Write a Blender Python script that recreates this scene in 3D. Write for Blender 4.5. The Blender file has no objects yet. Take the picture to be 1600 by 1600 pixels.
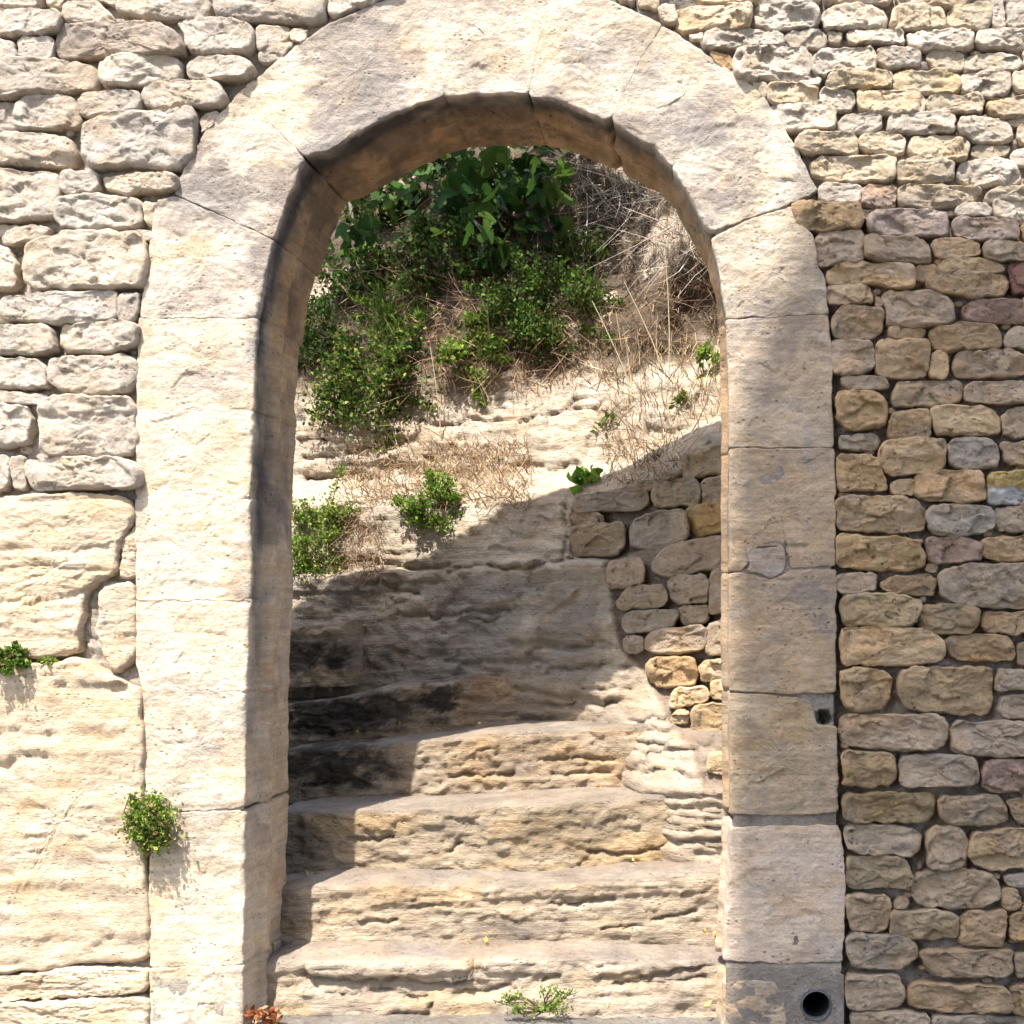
import bpy, math, random
import numpy as np
C = bpy.context.scene.collection
scene = bpy.context.scene
R = math.radians
# ------------------------------------------------------------------ camera, world, sun, exposure
PX = 0.002                      # metres per drawing unit on the wall face (wall face is the plane y = 0)
VX, VY, DIST = 1120.0, 960.0, 3.6
cam_d = bpy.data.cameras.new('camera'); cam = bpy.data.objects.new('camera', cam_d); C.objects.link(cam)
cam.location = ((VX-800)*PX, -DIST, (1600-VY)*PX); cam.rotation_euler = (R(90), 0, 0)
cam_d.sensor_width = 36; cam_d.lens = 36*DIST/(1600*PX)
cam_d.shift_x = (800-VX)/1600; cam_d.shift_y = (VY-800)/1600
cam_d.clip_start = 0.05; cam_d.clip_end = 900
scene.camera = cam
scene.render.engine = 'CYCLES'
world = bpy.data.worlds.new('World'); scene.world = world; world.use_nodes = True
wn = world.node_tree.nodes; wl = world.node_tree.links; wn.clear()
SUN = (0.36, 1.0, -1.88)        # the way the light travels
el = math.atan2(1.88, math.hypot(0.36, 1.0)); az = math.atan2(-0.36, -1.0)
sky = wn.new('ShaderNodeTexSky'); sky.sky_type = 'NISHITA'; sky.sun_disc = False
sky.sun_elevation = el; sky.sun_rotation = az % (2*math.pi); sky.dust_density = 2.5; sky.air_density = 1.0
bg = wn.new('ShaderNodeBackground'); bg.inputs[1].default_value = 0.15
wo = wn.new('ShaderNodeOutputWorld')
wl.new(sky.outputs[0], bg.inputs[0]); wl.new(bg.outputs[0], wo.inputs[0])
sd = bpy.data.lights.new('sun', 'SUN'); sd.energy = 3.4; sd.angle = R(0.55); sd.color = (1.0, 0.95, 0.88)
so = bpy.data.objects.new('sun', sd); C.objects.link(so)
import mathutils
so.rotation_euler = mathutils.Vector(SUN).to_track_quat('-Z', 'Y').to_euler()
so.location = (-3, -8, 15)
vs = scene.view_settings
vs.view_transform = 'Standard'; vs.look = 'None'; vs.gamma = 1; vs.use_curve_mapping = False
vs.exposure = 1.88
scene.render.resolution_x = 1024; scene.render.resolution_y = 1024

# ------------------------------------------------------------------ numpy noise
def _h(ix, iy, iz, s):
    n = ix.astype(np.uint32)*np.uint32(374761393)+iy.astype(np.uint32)*np.uint32(668265263)+iz.astype(np.uint32)*np.uint32(2147483647)+np.uint32((s*1274126177) & 0xffffffff)
    n = (n ^ (n >> np.uint32(13)))*np.uint32(1274126177)
    n = (n ^ (n >> np.uint32(16)))*np.uint32(2246822519)
    return ((n ^ (n >> np.uint32(15))) & np.uint32(0xffffff)).astype(np.float32)*np.float32(1/0xffffff)
def vn(P, s=0):
    I = np.floor(P).astype(np.int64); F = P-I; F = F*F*F*(F*(F*6-15)+10)
    x, y, z = I[..., 0], I[..., 1], I[..., 2]; fx, fy, fz = F[..., 0], F[..., 1], F[..., 2]
    def L(a, b, t): return a+(b-a)*t
    a = L(L(_h(x, y, z, s), _h(x+1, y, z, s), fx), L(_h(x, y+1, z, s), _h(x+1, y+1, z, s), fx), fy)
    b = L(L(_h(x, y, z+1, s), _h(x+1, y, z+1, s), fx), L(_h(x, y+1, z+1, s), _h(x+1, y+1, z+1, s), fx), fy)
    return L(a, b, fz)*2-1
def fbm(P, sc, s=0, o=4, g=0.5, lac=2.07):
    P = np.asarray(P, float)*np.asarray(sc, float); t = 0; a = 1.0; n = 0
    for i in range(o):
        t = t+a*vn(P, s+i*17); n += a; a *= g; P = P*lac+3.1
    return t/n*1.5
def rid(P, sc, s=0, o=3):
    P = np.asarray(P, float)*np.asarray(sc, float); t = 0; a = 1.0; n = 0
    for i in range(o):
        t = t+a*(1-np.abs(vn(P, s+i*13))*2); n += a; a *= 0.5; P = P*2.1+7.7
    return t/n
def facets(P, sc, s=0):
    # chiselled look: every point takes the tilt of its nearest random cell
    P = np.asarray(P, float)*np.asarray(sc, float); I = np.floor(P).astype(np.int64)
    best = np.full(P.shape[:-1], 1e9); val = np.zeros(P.shape[:-1])
    for dx in (-1, 0, 1):
        for dy in (-1, 0, 1):
            for dz in (-1, 0, 1):
                J = I+np.array((dx, dy, dz)); x, y, z = J[..., 0], J[..., 1], J[..., 2]
                cx = x+_h(x, y, z, s); cy = y+_h(x, y, z, s+1); cz = z+_h(x, y, z, s+2)
                ex, ey, ez = P[..., 0]-cx, P[..., 1]-cy, P[..., 2]-cz
                d = ex*ex+ey*ey+ez*ez
                v = (_h(x, y, z, s+3)-.5)+ex*(_h(x, y, z, s+4)-.5)*1.2+ez*(_h(x, y, z, s+5)-.5)*1.6
                m = d < best; best = np.where(m, d, best); val = np.where(m, v, val)
    return val
def sstep(x, a, b):
    t = np.clip((x-a)/(b-a), 0, 1); return t*t*(3-2*t)
def inpoly(x, y, poly):
    ins = np.zeros(x.shape, bool); n = len(poly)
    for i in range(n):
        x1, y1 = poly[i]; x2, y2 = poly[(i+1) % n]
        if y1 == y2: continue
        c = ((y1 > y) != (y2 > y)) & (x < (x2-x1)*(y-y1)/(y2-y1)+x1)
        ins ^= c
    return ins
def dline(x, y, pts, closed=False):
    d = np.full(np.shape(x), 1e9); n = len(pts)
    for i in range(n if closed else n-1):
        x1, y1 = pts[i]; x2, y2 = pts[(i+1) % n]; dx, dy = x2-x1, y2-y1
        t = np.clip(((x-x1)*dx+(y-y1)*dy)/(dx*dx+dy*dy+1e-9), 0, 1)
        d = np.minimum(d, np.hypot(x-x1-t*dx, y-y1-t*dy))
    return d
def sdf(x, y, poly):
    d = dline(x, y, poly, True); return np.where(inpoly(x, y, poly), d, -d)

# ------------------------------------------------------------------ mesh helpers
def WX(px): return (np.asarray(px, float)-800)*PX
def WZ(py): return (1600-np.asarray(py, float))*PX
def deproj(px, py, y):           # drawing position seen at depth y -> drawing position in the plane at depth y
    k = (DIST+y)/DIST
    return VX+(np.asarray(px, float)-VX)*k, VY+(np.asarray(py, float)-VY)*k
def mesh(name, V, F, mat, parent=None, col=None, smooth=True):
    me = bpy.data.meshes.new(name); V = np.asarray(V, np.float32)
    if isinstance(F, np.ndarray) and F.ndim == 2:
        n, k = F.shape
        me.vertices.add(len(V)); me.vertices.foreach_set('co', V.ravel())
        me.loops.add(n*k); me.loops.foreach_set('vertex_index', F.astype(np.int32).ravel())
        me.polygons.add(n); me.polygons.foreach_set('loop_start', np.arange(0, n*k, k, dtype=np.int32))
        me.polygons.foreach_set('loop_total', np.full(n, k, np.int32)); me.update(calc_edges=True)
    else:
        me.from_pydata([tuple(map(float, v)) for v in V], [], [tuple(map(int, f)) for f in F]); me.update()
    if smooth: me.polygons.foreach_set('use_smooth', np.ones(len(me.polygons), bool))
    if col is not None:
        at = me.color_attributes.new('tint', 'FLOAT_COLOR', 'POINT')
        c = np.ones((len(V), 4), np.float32); c[:, :3] = col; at.data.foreach_set('color', c.ravel())
    me.materials.append(mat)
    o = bpy.data.objects.new(name, me); C.objects.link(o)
    if parent: o.parent = parent
    return o
def gridF(nu, nv, wrap=False):
    i, j = np.meshgrid(np.arange(nu-1), np.arange(nv if wrap else nv-1), indexing='ij'); j2 = (j+1) % nv
    return np.stack([i*nv+j, i*nv+j2, (i+1)*nv+j2, (i+1)*nv+j], -1).reshape(-1, 4)
def thing(name, label, cat, loc=(0, 0, 0), group=None):
    o = bpy.data.objects.new(name, None); C.objects.link(o); o.location = loc; o.empty_display_size = 0.1
    o['label'] = label; o['category'] = cat
    if group: o['group'] = group
    return o
def tag(o, label=None, cat=None, group=None, kind=None):
    for k, v in (('label', label), ('category', cat), ('group', group), ('kind', kind)):
        if v: o[k] = v
    return o

# ------------------------------------------------------------------ materials
def newmat(name):
    m = bpy.data.materials.new(name); m.use_nodes = True; m.node_tree.nodes.clear(); return m, m.node_tree.nodes, m.node_tree.links
def stone_mat(name, bump=1.0, speck=0.35, strata=0.0, rough=0.92):
    m, n, l = newmat(name)
    out = n.new('ShaderNodeOutputMaterial'); b = n.new('ShaderNodeBsdfPrincipled'); l.new(b.outputs[0], out.inputs[0])
    b.inputs['Roughness'].default_value = rough; b.inputs['Specular IOR Level'].default_value = 0.15
    a = n.new('ShaderNodeVertexColor'); a.layer_name = 'tint'
    tc = n.new('ShaderNodeTexCoord'); mp = n.new('ShaderNodeMapping'); l.new(tc.outputs['Object'], mp.inputs[0])
    mp.inputs['Scale'].default_value = (1, 1, 1+strata*2.5)
    def noise(sc, det, ro=0.6, src=mp.outputs[0]):
        t = n.new('ShaderNodeTexNoise'); t.inputs['Scale'].default_value = sc; t.inputs['Detail'].default_value = det
        t.inputs['Roughness'].default_value = ro; l.new(src, t.inputs['Vector']); return t
    def ramp(src, p0, c0, p1, c1):
        r = n.new('ShaderNodeMapRange'); r.inputs[1].default_value = p0; r.inputs[2].default_value = p1
        r.inputs[3].default_value = c0; r.inputs[4].default_value = c1; l.new(src, r.inputs[0]); return r.outputs[0]
    def mul(x, y):
        t = n.new('ShaderNodeMath'); t.operation = 'MULTIPLY'
        for i, v in enumerate((x, y)):
            if isinstance(v, float): t.inputs[i].default_value = v
            else: l.new(v, t.inputs[i])
        return t.outputs[0]
    def add(x, y):
        t = n.new('ShaderNodeMath'); t.operation = 'ADD'; l.new(x, t.inputs[0]); l.new(y, t.inputs[1]); return t.outputs[0]
    n1 = noise(9, 6); n2 = noise(48, 9, 0.74); n3 = noise(240, 3)
    f = mul(ramp(n1.outputs[0], .3, 1-.5*speck, .7, 1+.35*speck), ramp(n2.outputs[0], .3, 1-.6*speck, .68, 1+.4*speck))
    vo = n.new('ShaderNodeTexVoronoi'); vo.inputs['Scale'].default_value = 55; l.new(mp.outputs[0], vo.inputs['Vector'])
    w = noise(14, 3)                                         # pits gather in patches
    pit = mul(ramp(vo.outputs['Distance'], .16, 1.0, .34, 0.0), ramp(w.outputs[0], .52, 0.0, .64, 1.0))
    f = mul(f, ramp(pit, 0, 1.0, 1, .55))
    mx = n.new('ShaderNodeMix'); mx.data_type = 'RGBA'; mx.blend_type = 'MULTIPLY'; mx.inputs[0].default_value = 1
    cc = n.new('ShaderNodeCombineColor'); l.new(f, cc.inputs[0]); l.new(f, cc.inputs[1]); l.new(f, cc.inputs[2])
    l.new(a.outputs[0], mx.inputs[6]); l.new(cc.outputs[0], mx.inputs[7])
    # ochre and grey drift of hue
    n4 = noise(5, 4); hue = n.new('ShaderNodeMix'); hue.data_type = 'RGBA'; hue.blend_type = 'MULTIPLY'
    l.new(ramp(n4.outputs[0], .45, 0.0, .7, .8), hue.inputs[0]); l.new(mx.outputs[2], hue.inputs[6]); hue.inputs[7].default_value = (1.0, .91, .78, 1)
    l.new(hue.outputs[2], b.inputs['Base Color'])
    h = add(add(mul(n2.outputs[0], 0.019*bump), mul(n3.outputs[0], 0.0030*bump)), mul(pit, -0.006*bump))
    if strata:
        mp2 = n.new('ShaderNodeMapping'); l.new(tc.outputs['Object'], mp2.inputs[0]); mp2.inputs['Scale'].default_value = (2.5, 2.5, 26)
        mp2.inputs['Rotation'].default_value = (0.0, R(3), 0)
        s1 = noise(2.2, 7, .65, mp2.outputs[0]); h = add(h, mul(s1.outputs[0], 0.018*strata))
        g = ramp(s1.outputs[0], .35, .82, .6, 1.08)
        cc2 = n.new('ShaderNodeCombineColor'); [l.new(g, cc2.inputs[i]) for i in range(3)]
        m3 = n.new('ShaderNodeMix'); m3.data_type = 'RGBA'; m3.blend_type = 'MULTIPLY'; m3.inputs[0].default_value = 1
        l.new(hue.outputs[2], m3.inputs[6]); l.new(cc2.outputs[0], m3.inputs[7]); l.new(m3.outputs[2], b.inputs['Base Color'])
    bp = n.new('ShaderNodeBump'); bp.inputs['Strength'].default_value = 1; bp.inputs['Distance'].default_value = 1
    l.new(h, bp.inputs['Height']); l.new(bp.outputs[0], b.inputs['Normal'])
    return m
def leaf_mat(name, trans=0.35, rough=0.6):
    m, n, l = newmat(name)
    out = n.new('ShaderNodeOutputMaterial'); b = n.new('ShaderNodeBsdfPrincipled'); a = n.new('ShaderNodeVertexColor'); a.layer_name = 'tint'
    tc = n.new('ShaderNodeTexCoord'); t = n.new('ShaderNodeTexNoise'); t.inputs['Scale'].default_value = 90; l.new(tc.outputs['Object'], t.inputs['Vector'])
    r = n.new('ShaderNodeMapRange'); r.inputs[3].default_value = .7; r.inputs[4].default_value = 1.3; l.new(t.outputs[0], r.inputs[0])
    cc = n.new('ShaderNodeCombineColor'); [l.new(r.outputs[0], cc.inputs[i]) for i in range(3)]
    mx = n.new('ShaderNodeMix'); mx.data_type = 'RGBA'; mx.blend_type = 'MULTIPLY'; mx.inputs[0].default_value = 1
    l.new(a.outputs[0], mx.inputs[6]); l.new(cc.outputs[0], mx.inputs[7])
    l.new(mx.outputs[2], b.inputs['Base Color']); b.inputs['Roughness'].default_value = rough; b.inputs['Specular IOR Level'].default_value = 0.12
    tr = n.new('ShaderNodeBsdfTranslucent'); l.new(mx.outputs[2], tr.inputs[0])
    ms = n.new('ShaderNodeMixShader'); ms.inputs[0].default_value = trans
    l.new(b.outputs[0], ms.inputs[1]); l.new(tr.outputs[0], ms.inputs[2]); l.new(ms.outputs[0], out.inputs[0])
    return m
M_stone = stone_mat('rubble_stone', 1.0, .38, .0)
M_arch = stone_mat('dressed_stone', .5, .34, .08)
M_rock = stone_mat('bedrock', .9, .36, .45)
M_face = stone_mat('hewn_rock', .7, .26, .3)
M_mortar = stone_mat('lime_mortar', 1.6, .5, 0)
M_ground = stone_mat('gravel', 2.0, .5, 0)
M_leaf = leaf_mat('leaf', .35); M_dry = leaf_mat('dry_stalk', .15, .8); M_bark = stone_mat('bark', .8, .4, 0)
M_render = stone_mat('wall_render', .5, .2, 0)
def plain(name, c, rough=.5):
    m, n, l = newmat(name); out = n.new('ShaderNodeOutputMaterial'); b = n.new('ShaderNodeBsdfPrincipled'); l.new(b.outputs[0], out.inputs[0])
    t = n.new('ShaderNodeTexNoise'); t.inputs['Scale'].default_value = 40; mx = n.new('ShaderNodeMix'); mx.data_type = 'RGBA'
    mx.inputs[6].default_value = (*[v*.8 for v in c], 1); mx.inputs[7].default_value = (*[v*1.15 for v in c], 1)
    l.new(t.outputs[0], mx.inputs[0]); l.new(mx.outputs[2], b.inputs['Base Color']); b.inputs['Roughness'].default_value = rough
    return m
# ------------------------------------------------------------------ stones
def outline(poly, K, soft=0.15, it=2):
    P = np.array(poly, float)
    for _ in range(it):
        Q = np.roll(P, -1, 0); P = np.stack([P*(1-soft)+Q*soft, P*soft+Q*(1-soft)], 1).reshape(-1, 2)
    Q = np.vstack([P, P[:1]]); d = np.r_[0, np.cumsum(np.hypot(*np.diff(Q, axis=0).T))]
    s = np.linspace(0, d[-1], K, endpoint=False)
    return np.stack([np.interp(s, d, Q[:, 0]), np.interp(s, d, Q[:, 1])], 1)
def shade(P, base, s, amt=0.16, dark=None, dk=0.0):
    # the stone's own uneven colour: weathered patches, ochre bands, grey lichen
    f = 1+amt*fbm(P, (7, 7, 11), s)
    c = np.array(base)[None, :]*f[:, None]
    g = sstep(fbm(P, (11, 11, 14), s+5), .15, .7)[:, None]*.3
    grey = np.array(base).mean()*np.array((.90, .85, .79)); c = c*(1-g)+grey*g
    o = sstep(fbm(P, (8, 8, 16), s+9), .25, .75)[:, None]*.4
    c = c*(1-o)+c*np.array((1.08, .93, .70))*o
    if dark is not None:
        w = (sstep(fbm(P, (5, 5, 8), s+15, 5), .0, .55)*dk)[:, None]; c = c*(1-w)+np.array(dark)*w
    return np.clip(c*np.array((1.04, .985, .94)), .01, .9)
def build_stone(name, poly, mat, parent, base, seed, K=52, rings=12, y0=0.0, depth=.09, r_top=.010, r_bot=.024,
                rough=.006, tilt=.10, jit=1.6, soft=.22, yfun=None, amt=.16, inner=None, groove=0, side=3,
                dark=None, dk=0, strat=1.6, extra=None, it=2, fac=1.0, join=None, edge=0.0, flat=False, grow=1.8, sq=1):
    rs = random.Random(seed); O = outline(poly, K, soft, it)
    if sq < 1:
        mn, mx_ = O.min(0), O.max(0); h_ = (mx_-mn)/2; uv = (O-(mn+mx_)/2)/h_; O = (mn+mx_)/2+np.sign(uv)*np.abs(uv)**sq*h_
    if inner is not None and groove:
        dd = np.hypot(O[:, 0][:, None]-SMOOTH[None, :, 0], O[:, 1][:, None]-SMOOTH[None, :, 1]); kk = dd.argmin(1); w_ = np.clip(1.6-dd.min(1)/6, 0, 1)[:, None]
        O = O*(1-w_)+SMOOTH[kk]*w_
    P3 = np.stack([WX(O[:, 0]), np.full(K, y0), WZ(O[:, 1])], 1)
    X, Z = P3[:, 0].copy(), P3[:, 2].copy()
    cx, cz = X.mean(), Z.mean(); dx, dz = X-cx, Z-cz; L = np.hypot(dx, dz)
    tx, tz = np.roll(X, -1)-np.roll(X, 1), np.roll(Z, -1)-np.roll(Z, 1); tl = np.hypot(tx, tz)+1e-9
    nx, nz = tz/tl, -tx/tl
    sg = np.sign((nx*dx+nz*dz).sum()); nx, nz = nx*sg, nz*sg
    j = (fbm(P3+seed*.37, (24, 24, 24), seed, 3)*1.5+fbm(P3+seed*.37, (75, 75, 75), seed+1, 3)*.8)*jit*PX
    if inner is not None:
        onin = np.clip(1-dline(O[:, 0], O[:, 1], inner)/5, 0, 1); j = j*(1-.4*onin)
    j = j+grow*PX
    X = X+nx*j; Z = Z+nz*j; dx, dz = X-cx, Z-cz; L = np.hypot(dx, dz)
    r = r_top+(r_bot-r_top)*np.clip(-nz, 0, 1)**.7+(.35*(r_bot-r_top))*np.abs(nx)
    if edge and inner is not None:
        r = r+onin*edge*np.clip(.6+fbm(P3, (16, 16, 16), seed+3), .1, 2)
    a, b = rs.uniform(-tilt, tilt), rs.uniform(-tilt*.6, tilt)
    ts = np.linspace(0, 1, rings+1)[:-1]; ts = ts**1.35
    V = []
    for kk in range(side, 0, -1):                     # the sides, from the back forward
        u = kk/side; sy = r+(depth-r)*u
        q = np.stack([X, y0+sy, Z], 1)
        dsp = fbm(q, (14, 14, 14), 40 if groove else seed+40)*rough*.8*(u if side > 3 else .3)
        if groove and inner is not None:
            gy = (sy-r)/(depth)
            dsp = dsp+onin*groove*(sstep(gy, .28, .34)-.8*sstep(gy, .44, .50))+onin*rough*1.2*fbm(q, (9, 30, 9), 44, 4)
            dsp = dsp - onin*.006*0
            q[:, 0] += nx*dsp; q[:, 2] += nz*dsp
        else:
            q[:, 0] += nx*dsp-nx*.003*u; q[:, 2] += nz*dsp-nz*.003*u
        V.append(q)
    for t in ts:
        px, pz = X-dx*t, Z-dz*t; e = L*t
        hh = np.sqrt(np.clip(1-(1-np.clip(e/r, 0, 1))**2, 0, 1))
        base_y = y0+r*(1-hh)
        q = np.stack([px, base_y, pz], 1); w = np.clip(e/(r*.8), 0, 1)*.8+.2
        S = np.array((1, 1, strat))
        so_ = 0 if groove else seed
        n = fbm(q+so_*.11, S*11, so_+60, 3)*rough*.7+fbm(q, S*34, so_+64, 4)*rough*.42
        n = n+facets(q+so_*.17, S*np.array((12, 12, 12)), so_+62)*rough*1.7*fac+facets(q+so_*.19, S*np.array((31, 31, 31)), so_+65)*rough*.38*fac+fbm(q, S*80, so_+63, 3)*rough*.35
        if flat: n = n*.6
        q[:, 1] += -n*w+a*(px-cx)+b*(cz-pz)*1.0
        V.append(q)
    V = np.array(V); nR = len(V)
    ctr = V[-1].mean(0)[None]; F = gridF(nR, K, True)
    VV = np.vstack([V.reshape(-1, 3), ctr]); ci = len(VV)-1; lb = (nR-1)*K
    jj = np.arange(K); Ft = np.stack([lb+jj, lb+(jj+1) % K, np.full(K, ci), np.full(K, ci)], 1)
    col = shade(VV, base, seed % 1000, amt, dark, dk)
    if extra is not None: col = extra(VV, col)
    if yfun is not None: VV = yfun(VV)
    Fa = np.vstack([F[:, ::-1]]).tolist()+[[a_, b_, c_] for a_, b_, c_, _ in Ft[:, ::-1][:, [1, 2, 3, 0]].tolist()]
    Fa = F[:, ::-1].tolist()+[[lb+(k+1) % K, lb+k, ci] for k in range(K)]
    if join is not None:
        join.append((VV, Fa, col)); return None
    return mesh(name, VV, Fa, mat, parent, col)
def joined(name, parts, mat, parent):
    V, F, cc, o = [], [], [], 0
    for v, f, c in parts:
        V.append(v); cc.append(c); F += [[i+o for i in q] for q in f]; o += len(v)
    return mesh(name, np.vstack(V), F, mat, parent, np.vstack(cc))

def parse(t): return [[tuple(map(float, p.split(','))) for p in ln.split()] for ln in t.strip().splitlines() if ln.strip()]
LEFT = parse("""
-14,-14 72,-14 70,12 30,14 -14,12
76,-14 100,-14 101,13 77,13
-14,22 55,22 95,28 103,38 100,48 60,58 -14,63
105,14 150,8 160,18 182,33 155,40 115,42 105,32
106,-14 200,-14 190,8 160,8 106,6
194,14 210,2 325,0 333,10 328,28 275,35 210,33 192,25
337,6 345,-14 500,-14 512,5 507,37 450,40 345,31
516,-14 640,-14 600,-4 575,10 525,28 516,18
87,75 102,47 190,41 250,45 285,66 298,82 268,91 180,94 98,94
280,40 305,33 360,35 395,48 402,72 385,88 320,88 300,80 288,54
404,44 450,46 456,60 425,74 406,84
459,50 486,49 472,67 458,66
408,88 420,77 460,70 450,84 428,100 412,99
-14,66 28,72 31,98 15,101 -14,102
33,64 85,62 87,80 82,92 60,98 34,98
-14,106 60,96 100,98 152,110 160,130 150,140 90,148 20,158 -14,156
165,112 195,93 260,90 288,100 285,128 230,132 170,140 163,128
296,108 320,92 375,95 402,108 385,127 350,129 300,124
-14,163 25,163 27,185 30,204 -14,212
29,175 50,157 90,150 117,162 130,190 100,200 35,208
125,168 135,151 200,146 220,150 224,172 190,179 135,188
222,152 232,138 290,130 345,136 360,155 350,167 310,173 250,171 228,166
138,206 180,186 262,180 305,171 313,187 308,215 302,245 280,268 200,262 148,268 133,246
316,190 330,180 344,177 329,200 315,212
-14,216 40,211 110,220 122,240 118,262 60,263 -14,258
-14,268 50,272 95,276 98,310 95,340 50,347 -14,350
100,280 110,271 155,273 160,295 145,305 110,305 100,296
162,280 220,274 284,279 280,297 220,305 175,300 162,290
98,318 160,306 225,318 226,352 205,358 110,364 97,345
229,317 252,322 250,350 231,354
-14,354 35,353 15,364 -14,369
6,374 50,354 86,361 80,372 40,380 10,386
-14,390 14,389 28,415 31,445 12,456 -14,453
41,412 60,386 110,371 170,363 228,376 235,395 232,430 225,450 150,455 60,450 42,441
200,366 246,361 249,371 232,380
2,487 20,471 100,461 185,458 188,478 182,500 100,508 20,505
190,467 222,459 220,490 206,505 188,500
-14,509 60,511 90,520 95,545 75,555 -14,558
98,517 130,506 190,505 222,512 215,538 170,552 110,553 97,540
-14,563 60,561 84,580 77,605 40,610 -14,608
80,592 86,567 140,559 200,556 218,571 218,590 195,614 150,620 110,610
-14,614 50,617 80,622 78,634 40,630 -14,627
-14,634 45,636 52,650 52,692 30,700 -14,696
80,634 100,623 200,622 215,640 218,690 205,712 130,714 78,712 72,670
-14,712 15,712 18,745 5,768 -14,766
22,716 40,713 42,765 23,765
45,722 110,716 200,719 231,745 225,765 150,766 60,766 44,746
""")
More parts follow.
